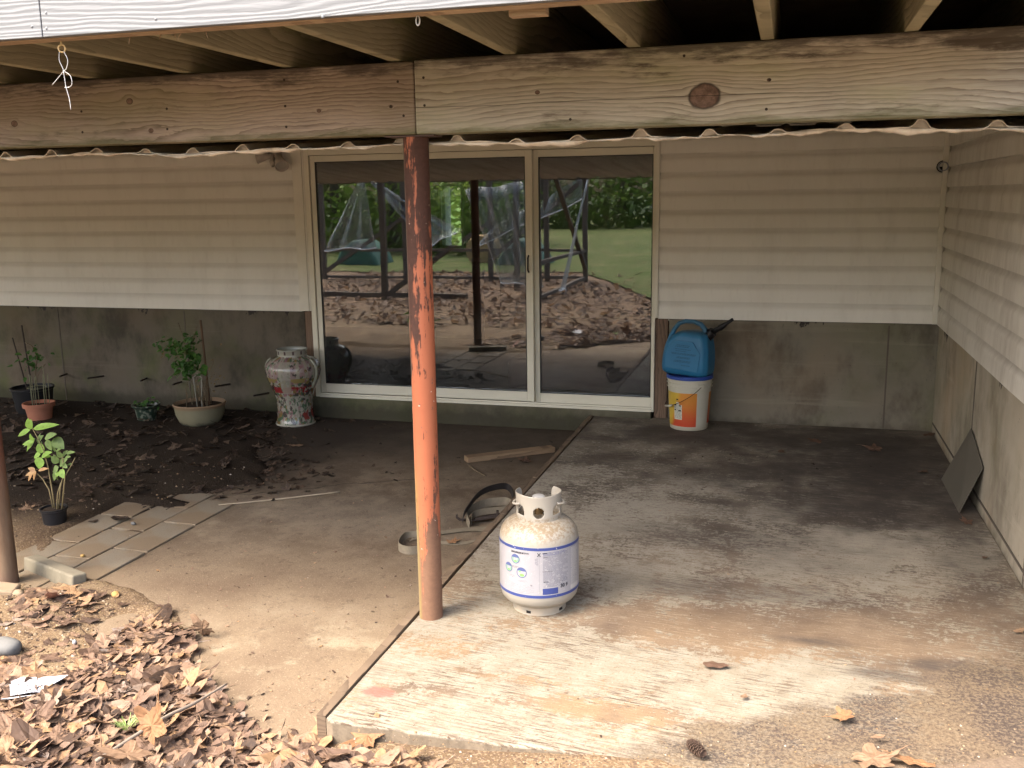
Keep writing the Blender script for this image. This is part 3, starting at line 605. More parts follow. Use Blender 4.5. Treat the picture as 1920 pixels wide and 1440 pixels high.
# corrugated sheet hung below the joists, draining forwards
def corr():
    mb = MB(); xs = np.arange(-9.5,XR-.002,.0125); ys = [3.262,3.35,3.6,4.2,5.0,5.9,6.715]; V = []
    humps = []; x = -9.3
    while x < XR+.3: humps.append(x+random.uniform(-.008,.008)); x += .2135
    off = gy(972,263,3.27).x; d0 = min(humps,key=lambda h:abs(h-off)); humps = [h+off-d0 for h in humps]
    for layer in (0,1):
        for y in ys:
            for x in xs:
                hz = 0
                for h in humps:
                    d = abs(x-h)
                    if d < .034: hz = max(hz, (.020+.006*math.sin(h*37))*(0.5+.5*math.cos(math.pi*min(1,max(0,(d-.006)/.027)))))
                t = (y-3.26)/(6.715-3.26); z = 1.754+.243*t
                lump = (.0035*math.sin(x*9.1)+.004*math.sin(x*4.3+1)+.003*math.sin(x*23))*max(0,1-t*3)
                V.append((x,y+(.012*math.sin(x*2.2)+.006*math.sin(x*31)+.004*math.sin(x*57+1) if y==ys[0] else 0),z+hz+lump-layer*.0035))
    n = len(xs); m = len(ys); F = []
    for l in (0,1):
        for j in range(m-1):
            for i in range(n-1):
                a = l*n*m+j*n+i; f = (a,a+1,a+n+1,a+n); F.append(f if l==0 else f[::-1])
    for i in range(n-1): F.append((i,n*m+i,n*m+i+1,i+1))
    mb.add(V,F); return mb
cs_ = thing('corrugated_sheet', 'long pale corrugated roofing sheet hung under the deck joists behind the beam', 'roofing sheet')
corr().build('sheet', M_sheet, cs_, smooth='auto', recalc=False)
# turned-down ragged lip of the sheet
lp = MB(); xs = np.arange(-9.5,XR-.004,.02); V=[]
for i,x in enumerate(xs):
    d = .0065+.003*math.sin(x*5.1)+.0035*math.sin(x*17+2)+.003*math.sin(x*41)+.002*math.sin(x*97); zz = 1.754+(.0035*math.sin(x*9.1)+.004*math.sin(x*4.3+1)); y_ = 3.262+.012*math.sin(x*2.2)
    V += [(x,y_+.002,zz-.001),(x,y_+.004+.012*math.sin(x*6),zz-d),(x,y_+.030+.012*math.sin(x*6),zz-d*1.15)]
lp.add(V,[(3*i+j,3*i+3+j,3*i+4+j,3*i+1+j) for i in range(len(xs)-1) for j in (0,1)]); lo_ = lp.build('torn_edge', M_sheet, cs_, smooth=True, recalc=False)
mo = lo_.modifiers.new('s','SOLIDIFY'); mo.thickness = .0015

# ================================================================== OBJECTS
# ---- propane tank
M_tank = None
def m_tank():
    q = M('dirty_white_enamel', .45, .45); q.P(); f = q.noise(scale=75,det=6,rough=.75); g = q.noise(scale=9,det=5)
    v = q.vor(scale=75,feat='SMOOTH_F1')
    top = q.mul(q.map(q.z,.285,.33), q.map(q.z,.385,.37)); k = q.mul(top, q.map(q.add(f,q.mul(g,.35)),.62,.74,0,.8))
    c = q.mix(g,(.25,.228,.185),(.31,.29,.25)); c = q.mix(k,c,(.19,.135,.075)); c = q.mix(q.mul(q.map(v,.25,.1),q.mul(top,.35)),c,(.42,.32,.2))
    low = q.mul(q.map(q.z,.06,.02),.45); c = q.mix(q.mul(low,q.map(g,.35,.6)),c,(.42,.34,.24))
    q.col(c); q.bump(f,.08,.002); return q.mat
M_tank = m_tank()
def m_label():
    q = M('printed_label', .4, .4); q.P(); f = q.noise(scale=22,det=5,rough=.7); w_ = q.noise(scale=120,det=2)
    c = q.mix(f,(.235,.23,.245),(.29,.285,.30)); c = q.mix(q.map(w_,.66,.7,0,.4), c, (.45,.42,.38)); q.col(c); q.bump(f,.06,.002); return q.mat
def m_ink(name, c, wear=.68):
    q = M(name, .45, .35); w_ = q.noise(scale=95,det=3,rough=.6); q.col(q.mix(q.map(w_,wear,wear+.03), c, (.3,.3,.32))); return q.mat
M_label = m_label(); M_blue = m_ink('blue_ink',(.032,.048,.165)); M_grey = m_ink('grey_ink',(.14,.14,.17),.8); M_blk = m_ink('black_ink',(.03,.03,.04),.8)
M_green = m_ink('green_ink',(.16,.55,.10),.75); M_navy = m_ink('navy_ink',(.07,.09,.20),.75); M_pink = m_ink('pink_ink',(.62,.38,.38),.6); M_lgrey = m_ink('taupe_ink',(.42,.40,.38),.75); M_pale = m_ink('pale_green_ink',(.17,.27,.21),.8)
tank = thing('propane_tank', 'white propane gas cylinder with a blue banded label standing on the slab', 'propane tank', (-.886,3.415,0.0))
TR = .1525
cam_az = math.atan2(-3.415, .886)        # direction from tank towards the camera
prof = [(.05,.026),(.09,.028),(.114,.035),(.134,.048),(.146,.063),(TR-.001,.084),(TR,.100),(TR,.285),(TR-.002,.303),(.145,.322),(.132,.340),(.112,.355),(.086,.366),(.05,.373),(.0,.375)]
bd = MB().lathe(prof,72).build('body', M_tank, tank, smooth=True)
ft = MB(); ft.lathe([(.100,0),(.103,0),(.104,.030),(.108,.038)],64); ft.lathe([(.100,0),(.100,.03)],64); ft.build('foot_ring', M_tank, tank, smooth='auto')
vh = MB()
for a in (-.42,.9,2.5):
    A = cam_az+a; m4 = Matrix.Rotation(A,4,'Z'); vh.box(.1025,.1045,-.009,.009,.008,.018,mat=m4)
each(vh,'vent_hole', M_black, tank)
# weld seam
MB().lathe([(TR-.0005,.198),(TR+.0008,.200),(TR-.0005,.202)],72).build('weld_seam', M_tank, bd, smooth=True)
# label wrapped on the cylinder: patches in (angle, height)
def patch(mb, s0, s1, z0, z1, r, mi=0, n=None, slope=0):
    n = n or max(1,int(abs(s1-s0)/.006)); V=[]
    for i in range(n+1):
        s = s0+(s1-s0)*i/n; a = cam_az+s/TR; V += [(r*math.cos(a),r*math.sin(a),z0),(r*math.cos(a),r*math.sin(a),z1)]
    mb.add(V,[(2*i,2*i+2,2*i+3,2*i+1) for i in range(n)],mi)
LR = TR+.0007
lb = MB(); patch(lb,-.245,.245,.091,.292,LR,0,80); lo = lb.build('label', M_label, tank, smooth=True, recalc=False)
bb = MB(); patch(bb,-.245,.245,.279,.290,LR+.0005,0,80); patch(bb,-.245,.245,.0925,.1035,LR+.0005,0,80)
patch(bb,.012,.072,.107,.131,LR+.0005); bb.build('blue_band', M_blue, lo, smooth=True, recalc=False)
ink = MB(); rnd = random.Random(3)
def microtext(x0,x1,z0,z1,dz,mi,hh=.0011,dens=.85,r=LR+.0005):
    z = z1
    while z > z0:
        s = x0; end = x1-rnd.uniform(0,.25)*(x1-x0)*(rnd.random()<.4)
        while s < end:
            L_ = rnd.uniform(.002,.008)
            if rnd.random() < dens: patch(ink,s,min(s+L_,end),z-hh,z,r,mi,1)
            s += L_+.0012
        z -= dz
microtext(.014,.118,.138,.272,.0043,1,.0017); microtext(.014,.11,.262,.272,.0042,0,.0018); microtext(-.12,-.02,.106,.140,.0058,1,.0008,.7)
microtext(.136,.185,.110,.272,.0036,4,.0022,.95); patch(ink,.134,.19,.107,.124,LR+.0003,4); microtext(-.115,-.05,.262,.270,.005,2,.0016)
patch(ink,.012,.030,.268,.2705,LR+.0006,2,2); patch(ink,.016,.032,.253,.2548,LR+.0006,2,2); patch(ink,.012,.05,.197,.1985,LR+.0006,2,3); patch(ink,.016,.034,.156,.158,LR+.0006,2,3)
patch(ink,.000,.0006,.112,.268,LR+.0006,1,1); microtext(-.016,-.004,.225,.25,.003,1,.0012); microtext(-.125,-.095,.150,.166,.005,3,.0022); patch(ink,.1335,.20,.2765,.2775,LR+.0006,1,8)
microtext(-.11,-.08,.205,.21,.004,2,.0012); microtext(-.085,-.045,.152,.159,.004,1,.0012); microtext(-.12,-.10,.165,.172,.003,1,.0012)
ink.build('fine_print', [M_blue,M_grey,M_blk,M_pink,M_lgrey], lo, recalc=False)
def cyl_pts(mb, P2, faces, s0, z0, mi, r=LR+.0009):
    V = [(r*math.cos(cam_az+(s0+x)/TR), r*math.sin(cam_az+(s0+x)/TR), z0+y) for x,y in P2]; mb.add(V,faces,mi)
def disc(mb,s0,z0,rx,ry,mi,r=LR+.0009,clip=None):
    n=28; Q=[(rx*math.cos(2*math.pi*i/n),ry*math.sin(2*math.pi*i/n)) for i in range(n)]; c0=(0,0)
    if clip is not None: Q=[(x,max(y,clip*ry)) for x,y in Q]; c0=(0,(clip*ry+ry)/2)
    P=[c0]+[(c0[0]+(x-c0[0])*k,c0[1]+(y-c0[1])*k) for k in (.25,.5,.75,1) for x,y in Q]
    cyl_pts(mb,P,[(0,1+i,1+(i+1)%n) for i in range(n)]+[(1+j*n+i,1+j*n+n+i,1+j*n+n+(i+1)%n,1+j*n+(i+1)%n) for j in range(3) for i in range(n)],s0,z0,mi,r)
def ring(mb,s0,z0,rx,wd,mi,r=LR+.0012):
    n=28; P=[]
    for i in range(n): a=2*math.pi*i/n; P+=[(rx*math.cos(a),rx*math.sin(a)),((rx-wd)*math.cos(a),(rx-wd)*math.sin(a))]
    cyl_pts(mb,P,[(2*i,(2*i+2)%(2*n),(2*i+3)%(2*n),2*i+1) for i in range(n)],s0,z0,mi,r)
for s0,z0,rr,gm in ((-.094,.240,.0185,3),(-.128,.200,.0185,3),(-.068,.190,.0205,0)):
    em = MB()
    disc(em,s0,z0,rr,rr,3 if gm==3 else 2); disc(em,s0,z0,rr*.97,rr*.97,1,LR+.0011,.30); ring(em,s0,z0,rr,.0026,1)
    disc(em,s0-.003,z0-.001,.0045,.006,2,LR+.0012); disc(em,s0+.005,z0,.004,.0055,2,LR+.0012); disc(em,s0,z0-.009,.006,.004,0,LR+.0012)
    if gm==0: disc(em,s0-.007,z0+.003,.0045,.003,0,LR+.0013); disc(em,s0+.002,z0-.0095,.0095,.0055,0,LR+.0013)
    em.build('round_emblem', [M_green,M_navy,M_label,M_pale,M_grey], lo, recalc=False)
for s0,z0 in ((.092,.158),(.106,.160)):
    em = MB(); ring(em,s0,z0,.0055,.001,0); em.build('round_mark', M_grey, lo, recalc=False)
def text2d(s, size, font=None, bold=0):
    cu = bpy.data.curves.new('t','FONT'); cu.body = s; cu.size = size; cu.align_x = 'CENTER'; cu.resolution_u = 3; cu.offset = bold
    ob = bpy.data.objects.new('t',cu); col.objects.link(ob); bpy.context.view_layer.update()
    me = bpy.data.meshes.new_from_object(ob); P = [(v.co.x,v.co.y) for v in me.vertices]; F = [tuple(p.vertices) for p in me.polygons]
    bpy.data.objects.remove(ob); bpy.data.curves.remove(cu); bpy.data.meshes.remove(me); return P,F
for s,sz,s0,z0,bo in (('X',.019,-.001,.258,.0005),('30 9',.019,.099,.128,.0008),('Li',.008,-.030,.141,.0003),('LEAKS AND/OR BE YOUR',.0066,-.076,.2650,.0003)):
    P,F = text2d(s,sz,bold=bo); tx = MB(); cyl_pts(tx,P,F,s0,z0,0); tx.build('lettering', M_blk, lo, recalc=False)
# collar (guard) with cut-outs, open at the back
def collar():
    r = .085; n = 150; mz = 34; V=[]; z0=.352; z1=.466; idx={}
    mb = MB(); A0 = -2.28; A1 = 2.50
    def top(a):
        aa = abs(a); e=min(a-A0,A1-a); return z1-.002*math.cos(a*3)-.020*max(0,1-e/.16)**2
    def hole(a,z):
        s = a*r
        if (s/.0215)**2+((z-.402)/.0215)**2 < 1: return True
        for c in (-.92,.92):
            ds = abs(s-c*r)
            if ds < .0205 and .384 < z < .424-6*ds*ds*8: return True
        for c in (-1.95,1.95):
            if abs(s-c*r) < .02 and .385 < z < .42: return True
        return False
    for i in range(n+1):
        a = A0+(A1-A0)*i/n; t = top(a); b0 = z0+.010*abs(math.sin(a*1.6))-.002
        for j in range(mz+1):
            z = b0+(t-b0)*j/mz; k = 1+.02*max(0,(z-.43)/.04); V.append((r*k*math.cos(cam_az+a), r*k*math.sin(cam_az+a), z))
    F=[]
    for i in range(n):
        a = A0+(A1-A0)*(i+.5)/n; t = top(a); 
        for j in range(mz):
            z = z0+(t-z0)*(j+.5)/mz
            if not hole(a,z): q=i*(mz+1)+j; F.append((q,q+mz+1,q+mz+2,q+1))
    mb.add(V,F); return mb
co = collar().build('collar', M_tank, tank, smooth='auto', recalc=False); mo = co.modifiers.new('s','SOLIDIFY'); mo.thickness=.003; mo.offset=0
hl = MB()
for sgn in (-1,1):
    pts=[]
    for i in range(9):
        a = cam_az+sgn*(.95+.62*i/8); k = math.sin(math.pi*i/8); pts.append(((.086+.014*k)*math.cos(a),(.086+.014*k)*math.sin(a),.430-.004*k))
    hl.tube(pts,.0045,8)
each(hl,'handle', M_tank, tank, smooth=True)
br = MB(); br.lathe([(.016,.37),(.016,.395),(.012,.40),(.012,.418),(.009,.42),(.009,.432)],20); br.tube([(0,0,.405),(.035*math.cos(cam_az+.5),.035*math.sin(cam_az+.5),.405)],[.013,.015],14); br.build('valve', plain('brass',(.30,.20,.10),.4,.5,.8), tank, smooth='auto')
kb = MB(); kb.lathe([(.0001,.430),(.018,.430),(.024,.434),(.024,.444),(.018,.448),(.0001,.449)],24); kb.build('valve_knob', plain('grey_knob',(.30,.30,.29),.4,.5), tank, smooth='auto')

# ---- bucket
def m_bucket():
    q = M('dirty_white_plastic', .45, .4); g = q.noise(scale=9,det=6,rough=.65); f = q.noise(q.sc((20,20,4)),1,5)
    c = q.mix(g,(.40,.38,.31),(.50,.48,.40)); c = q.mix(q.map(f,.55,.75,0,.4),c,(.34,.29,.2)); q.P(); c = q.mix(q.mul(q.map(q.z,.06,.0),.5),c,(.25,.21,.15)); q.col(c); return q.mat
bl_ = gz(1296,790,0)
bucket = thing('bucket', 'white plastic bucket with an orange label and blue lid by the foundation', 'bucket', (-.617,6.50,0))
M_bk = m_bucket(); az = math.atan2(-6.5,.617)
bp = [(.118,0),(.126,.004),(.128,.012),(.1445,.285),(.1445,.292),(.152,.292),(.152,.297),(.1455,.297),(.1465,.318),(.154,.318),(.154,.323),(.147,.323),(.148,.342),(.155,.342),(.155,.348),(.148,.348),(.149,.366)]
bkb = MB().lathe([(.0,0)]+bp+[(.145,.366),(.143,.34)],64).build('body', M_bk, bucket, smooth='auto')
MB().lathe([(.0,.362),(.13,.362),(.138,.360),(.142,.372),(.154,.374),(.157,.370),(.157,.350),(.1545,.350)],64).build('lid', plain('blue_lid',(.02,.055,.26),.4,.4,var=.15), bucket, smooth='auto')
def cone_patch(mb, a0,a1,z0,z1,off,mi,n=24,cols=None):
    V=[]
    for i in range(n+1):
        a = az+a0+(a1-a0)*i/n
        for z in (z0,z1):
            r = .128+(z-.012)*(.1445-.128)/(.285-.012)+off; V.append((r*math.cos(a),r*math.sin(a),z))
    mb.add(V,[(2*i,2*i+2,2*i+3,2*i+1) for i in range(n)],mi)
def m_olabel():
    q = M('orange_label', .5, .35); q.P(); n = q.noise(scale=18,det=5)
    t = q.map(q.add(q.z, q.mul(q.sub(n,.5),.04)), .25, .03); c = q.mix(t,(.50,.20,.03),(.42,.05,.02))
    yel = q.map(q.add(q.x,q.mul(q.z,-.25)), -.095,-.135); c = q.mix(yel,c,(.46,.31,.04)); c = q.mix(q.map(q.vor(scale=70),.08,.05,0,.6),c,(.55,.38,.2)); q.col(c); return q.mat
lbm = MB(); cone_patch(lbm,-1.42,.36,.030,.262,.0008,0,40); cone_patch(lbm,1.12,1.9,.045,.262,.0008,0,20)
ol = lbm.build('label', m_olabel(), bucket, smooth=True, recalc=False)
st = MB(); cone_patch(st,-.80,-.36,.078,.180,.0014,0,10); cone_patch(st,-.66,-.50,.180,.198,.0014,0,6); so_ = st.build('sticker', plain('paper_sticker',(.52,.52,.44),.7,.2,var=.1), ol, recalc=False)
sk = MB(); r3 = random.Random(5)
for zz in np.arange(.086,.165,.0065):
    a = -.77
    while a < -.42:
        w_ = r3.uniform(.03,.12); cone_patch(sk,a,min(a+w_,-.38),zz,zz+.003,.0018,0,2); a += w_+.02
for a0,a1,z in ((-.78,-.66,.173),(-.52,-.40,.170),(-.78,-.68,.140),(-.55,-.40,.136),(-.66,-.54,.213)): cone_patch(sk,a0,a1,z,z+.008,.0021,1,4)
cone_patch(sk,-.70,-.50,.205,.207,.0016,1,4)
sk.build('sticker_print', [plain('print_grey',(.16,.16,.15)),M_black], ol, recalc=False)
# bail wire with grip, hanging slanted in front
hb = MB(); pts=[]
for i in range(25):
    t=i/24; a = az+.50-(.50+1.75)*t; rr=.157+.018*math.sin(math.pi*t); z=.305-.145*math.sin(math.pi*min(1,t*1.0)*.62)
    pts.append((rr*math.cos(a),rr*math.sin(a),z))
hb.tube(pts,.0022,6); hbo = hb.build('handle', M_darksteel, bucket, smooth=True)
MB().tube(pts[13:19],.007,10).build('grip', M_bk, hbo, smooth=True)
er = MB().box(.148,.158,-.022,.022,.288,.322,mat=Matrix.Rotation(az+.50,4,'Z')).build('ear', M_bk, bucket, bevel=.003)
# ---- blue fuel can on the bucket
def m_blue():
    q = M('blue_polyethylene', .5, .4); g = q.noise(scale=7,det=5); q.P(); c = q.mix(g,(.012,.10,.21),(.022,.15,.29)); c = q.mix(q.mul(q.map(q.z,.26,.30),.5),c,(.035,.065,.08)); q.col(c); q.bump(q.noise(scale=60,det=2),.04,.002); return q.mat
M_bluep = m_blue()
can = thing('fuel_can', 'blue plastic jerry can with black spout sitting on the bucket lid', 'jerry can', (-.632,6.49,.3745), rot=(0,R(3),R(-16)))
def sect(hw,hd,k=.032):
    ch = k; return [(-hw+ch,-hd),(hw-ch,-hd),(hw,-hd+ch),(hw,hd-ch),(hw-ch,hd),(-hw+ch,hd),(-hw,hd-ch),(-hw,-hd+ch)]
lay = [(.140,.082,0,.0),(.160,.095,0,.015),(.165,.1,0,.05),(.163,.1,0,.12),(.158,.098,.002,.17),(.150,.095,.004,.21),(.128,.088,.016,.255),(.100,.075,.03,.285),(.060,.055,.045,.298)]
V=[]; 
for hw,hd,cxx,z in lay: V += [(x+cxx,y,z) for x,y in sect(hw,hd)]
F = [(8*j+i,8*j+(i+1)%8,8*j+8+(i+1)%8,8*j+8+i) for j in range(len(lay)-1) for i in range(8)]+[tuple(reversed(range(8))),tuple(8*(len(lay)-1)+i for i in range(8))]
cbd = MB().add(V,F).build('body', M_bluep, can, bevel=.012, seg=3, smooth='auto')
pn = MB().add([(x,y,z) for y in (-.099,-.104) for x,z in ((-.128,.045),(.105,.035),(.118,.16),(.06,.238),(-.07,.238),(-.128,.16))],[(0,1,2,3,4,5),(11,10,9,8,7,6)]+[(i,(i+1)%6,6+(i+1)%6,6+i) for i in range(6)]).build('front_panel', M_bluep, cbd, bevel=.003)
hn = MB(); hn.tube([(-.145,0,.20),(-.135,0,.245),(-.115,0,.295),(-.085,0,.335),(-.04,0,.355),(.02,0,.358),(.07,0,.345),(.10,0,.315),(.112,0,.27)],[.020,.017,.015,.015,.015,.015,.016,.018,.022],12); hn.build('handle', M_bluep, can, smooth=True)
tl = MB(); r3 = random.Random(9)
for zz,x0,x1 in ((.205,-.05,.04),(.195,-.06,.035),(.178,-.06,.05),(.165,-.055,.02),(.150,-.085,.09),(.143,-.08,.085),(.125,-.04,.05),(.118,-.05,.045),(.100,-.06,.055),(.092,-.065,.05),(.07,-.01,.05)):
    x=x0
    while x<x1: L_=r3.uniform(.006,.018); tl.box(x,min(x+L_,x1),-.1048,-.1035,zz,zz+.0042); x+=L_+.003
tl.build('embossing', plain('blue_emboss',(.01,.07,.14),.5), cbd)
nk = MB(); nk.tube([(.118,0,.262),(.146,0,.292)],[.034,.030],16); nk.tube([(.140,0,.290),(.158,0,.305)],[.036,.033],16); nk.build('cap', M_black, can, smooth='auto')
MB().tube([(.15,0,.300),(.195,0,.330),(.205,0,.337),(.235,0,.361),(.245,0,.370),(.285,0,.402)],[.020,.017,.022,.016,.012,.011],12).build('spout', M_black, can, smooth=True)

# ---- porcelain vase
def m_vase():
    q = M('painted_porcelain', .18, .5); q.P(); an = q.m('ARCTAN2', q.y, q.x)
    v = q.vec(q.mul(an,.21), q.z, 0); vc = q.vor(v,42,out='Color'); vd = q.vor(v,26,out='Color'); ln = q.vor(v,30,feat='DISTANCE_TO_EDGE')
    s1 = q.n('ShaderNodeSeparateColor'); q.L(vc,s1.inputs[0]); s2 = q.n('ShaderNodeSeparateColor'); q.L(vd,s2.inputs[0])
    white=(.25,.24,.20)
    c = q.mix(q.map(s1.outputs[0],.52,.56), white, (.06,.10,.06)); c = q.mix(q.map(s1.outputs[1],.72,.75), c, (.20,.11,.12)); c = q.mix(q.map(s1.outputs[2],.84,.87), c, (.16,.11,.04))
    c = q.mix(q.map(s2.outputs[0],.8,.83), c, (.05,.045,.04)); c = q.mix(q.map(ln,.0,.05,.6,0), c, (.07,.045,.04))
    # scenic panels: pink walls above, red tables, pale lower panel
    def band(z0,z1): return q.mul(q.map(q.z,z0-.006,z0+.002), q.map(q.z,z1+.006,z1-.002))
    f = q.noise(v,28,4); pk_ = q.mul(q.mul(band(.37,.50), q.map(f,.42,.5)), .8); c = q.mix(pk_, c, q.mix(q.map(q.m('SINE',q.mul(an,19)),.2,.5),(.25,.18,.18),(.28,.26,.21)))
    c = q.mix(q.mul(band(.265,.31), q.map(q.noise(v,16,3),.44,.5)), c, (.18,.02,.022)); c = q.mix(q.mul(band(.05,.13), q.map(q.add(q.noise(v,9,3),q.mul(q.m('SINE',q.mul(q.add(an,.9),1)),.22)),.62,.66)), c, (.17,.03,.025))
    c = q.mix(q.mul(band(.345,.375), q.map(q.noise(v,9,3),.48,.54)), c, (.2,.155,.06)); c = q.mix(q.mul(band(.12,.235), q.map(f,.46,.55,0,.8)), c, (.27,.255,.21))
    side = q.map(q.m('ABSOLUTE',q.m('SINE',q.mul(q.add(an,.35),1.5))),.93,.97); c = q.mix(q.mul(q.mul(side,band(.26,.50)),.7), c, (.25,.24,.20))
    lip = q.map(q.z,.527,.532); c = q.mix(lip, c, white); c = q.mix(q.mul(q.mul(lip,q.map(q.z,.575,.565)), q.mul(q.map(q.m('SINE',q.mul(an,11)),.72,.76), q.map(q.z,.540,.545))), c, (.07,.05,.05))
    c = q.mix(q.map(q.z,.018,.012), c, (.38,.36,.30)); q.col(c); return q.mat
vase = thing('porcelain_vase', 'large painted porcelain floor vase beside the sliding door', 'vase', (-3.60,6.47,FL))
vp = [(.138,0),(.150,.0),(.153,.012),(.146,.030),(.137,.07),(.134,.13),(.138,.19),(.150,.245),(.172,.300),(.195,.355),(.2075,.405),(.207,.440),(.195,.475),(.170,.500),(.135,.517),(.114,.524),(.111,.530),(.113,.566),(.117,.572)]
MB().lathe([(0,0)]+vp,64).build('body', m_vase(), vase, smooth=True)
MB().lathe([(.117,.572),(.116,.578),(.110,.580),(.105,.574),(.103,.54),(.12,.50),(.12,.46),(0,.45)],64).build('rim', plain('porcelain_rim',(.25,.255,.22),.25,.5,var=.1), vase, smooth=True)
sd_ = MB()
for sgn in (1,-1):
    pts=[]
    for i in range(11):
        t=i/10; z=.505-.215*t; r = np.interp(z,[b for a,b in vp],[a for a,b in vp]); pts.append((sgn*(r+.001+.004*math.sin(math.pi*t)),-.03,z))
    sd_.tube(pts,.011,8)
each(sd_,'handle', plain('porcelain_handle',(.22,.22,.17),.25,.5), vase, smooth=True)

# ---- plants
def leaf_mesh(mb, base, tip, width, up_=Vector((0,0,1)), curl=.15, mi=0, n=6, fold=.12):
    base=Vector(base); tip=Vector(tip); ax=(tip-base); L_=ax.length; ax.normalize(); sd=ax.cross(up_).normalized() if abs(ax.dot(up_))<.98 else Vector((1,0,0)); nn=sd.cross(ax).normalized()
    V=[]; 
    for i in range(n+1):
        t=i/n; w_=width/2*(math.sin(math.pi*min(1,t**.75))**.8) if 0<t<1 else 0.0004
        c=base+ax*(L_*t)-nn*(curl*L_*t*t); V+=[c-sd*w_+nn*fold*w_*2, c, c+sd*w_+nn*fold*w_*2]
    mb.add(V,[(3*i+j,3*i+j+1,3*i+4+j,3*i+3+j) for i in range(n) for j in (0,1)],mi)
def m_leaf(name, a, b, edge=None):
    q = M(name, .5, .3); r = q.rnd(); c = q.mix(r,a,b); f = q.noise(scale=55,det=4); c = q.mix(q.map(f,.45,.7,0,.5), c, tuple(x*.6 for x in a)); q.col(c)
    tr = q.n('ShaderNodeBsdfTranslucent'); q.L(c, tr.inputs[0]); mx = q.n('ShaderNodeMixShader'); mx.inputs[0].default_value=.3
    q.nt.links.new(q.b.outputs[0],mx.inputs[1]); q.nt.links.new(tr.outputs[0],mx.inputs[2]); q.nt.links.new(mx.outputs[0],q.nt.nodes['Material Output'].inputs[0]); return q.mat
M_lime = m_leaf('lime_leaf',(.16,.30,.045),(.27,.42,.085)); M_olive = m_leaf('green_margin_leaf',(.12,.20,.06),(.22,.30,.10)); M_pinkl = m_leaf('pink_leaf',(.50,.22,.14),(.42,.33,.12))
M_dkg = m_leaf('dark_green_leaf',(.035,.09,.02),(.07,.16,.03)); M_stem = plain('stem',(.20,.16,.08),.7); M_dry = plain('dry_stem',(.12,.09,.055),.9); M_soil = plain('potting_soil',(.03,.022,.016),.95,.1,bump=.5,vs_=60)
pot = thing('potted_coleus', 'lime green leafy plant in a small black plastic pot on the pavers', 'potted plant', (-3.70,4.02,FL+.004))
MB().lathe([(.0,0),(.050,0),(.054,.004),(.064,.085),(.070,.088),(.070,.098),(.063,.098),(.061,.085),(0,.085)],40).build('pot', plain('black_plastic',(.012,.012,.014),.4,.4), pot, smooth='auto')
so2 = MB().lathe([(0,.094),(.03,.093),(.061,.088)],24).build('soil', M_soil, pot)
def L4(u,v,dy=0):
    p = gy(u,v,4.02+dy); return p-Vector(pot.location)
stm = MB()
for path in ([(103,955),(97,915),(90,875),(82,845),(70,820),(60,802)],[(100,955),(92,918),(80,898),(70,888)],[(110,955),(113,915),(118,895),(118,860),(112,845)],[(112,920),(122,893),(135,870),(141,858)],[(106,952),(108,925),(114,905)]):
    pts=[L4(u,v,.01*math.sin(u*.7+i)) for i,(u,v) in enumerate(path)]; pts[0].z=.085; stm.tube(pts,[.0042-.0025*i/len(pts) for i in range(len(pts))],7)
each(stm,'stem', M_stem, pot, smooth=True)
lf=[MB(),MB(),MB()]
LV=[(58,805,52,788,.035,0),(57,806,34,815,.028,0),(62,804,98,795,.030,0),(66,822,50,840,.035,0),(63,828,56,816,.02,0),(64,828,44,832,.022,0),(70,830,78,818,.03,1),(84,822,100,814,.03,1),(88,824,94,842,.03,1),(100,822,116,838,.048,1),(75,832,68,826,.018,1),(78,850,74,832,.035,0),(78,856,92,848,.028,0),(78,858,72,876,.046,0),(76,852,64,856,.03,0),(68,884,50,890,.020,2),(68,884,62,898,.022,2),(66,882,54,878,.018,2),(72,882,86,878,.016,2),(62,886,52,900,.018,2),(110,868,98,858,.03,1),(112,872,122,862,.035,1),(110,876,100,884,.034,1),(114,880,118,894,.03,0),(106,886,100,899,.028,1),(112,886,104,892,.026,0),(116,858,108,848,.022,1),(118,856,124,846,.022,1),(124,850,136,847,.016,1),(122,858,130,856,.014,1),(104,846,101,840,.012,1),(106,846,111,842,.014,1),(135,870,126,871,.010,1),(118,870,124,876,.02,1)]
for i,(u0,v0,u1,v1,wd,mi) in enumerate(LV):
    dy=.022*math.sin(i*2.4); a=L4(u0,v0,dy*.5); b=L4(u1,v1,dy-.012); leaf_mesh(lf[mi],a,a+(b-a)*1.18,wd*1.3,Vector((.2*math.sin(i*3),-.8,.6)).normalized(),.12,0)
rq=random.Random(77)
for i,(u0,v0,u1,v1,wd,mi) in enumerate(LV):
    if mi==2: continue
    a=L4(u0,v0,.01); b=L4(u1+rq.uniform(-7,7),v1+rq.uniform(-7,7),.02+.02*rq.random()); leaf_mesh(lf[1 if rq.random()<.6 else mi],a,b,wd*.9,Vector((.4*math.sin(i*5),-.7,.6)).normalized(),.15,0)
for k,(nm,mt) in enumerate((('leaf',M_lime),('leaf',M_olive),('leaf',M_pinkl))): each(lf[k],nm, mt, pot, smooth=True, recalc=False)
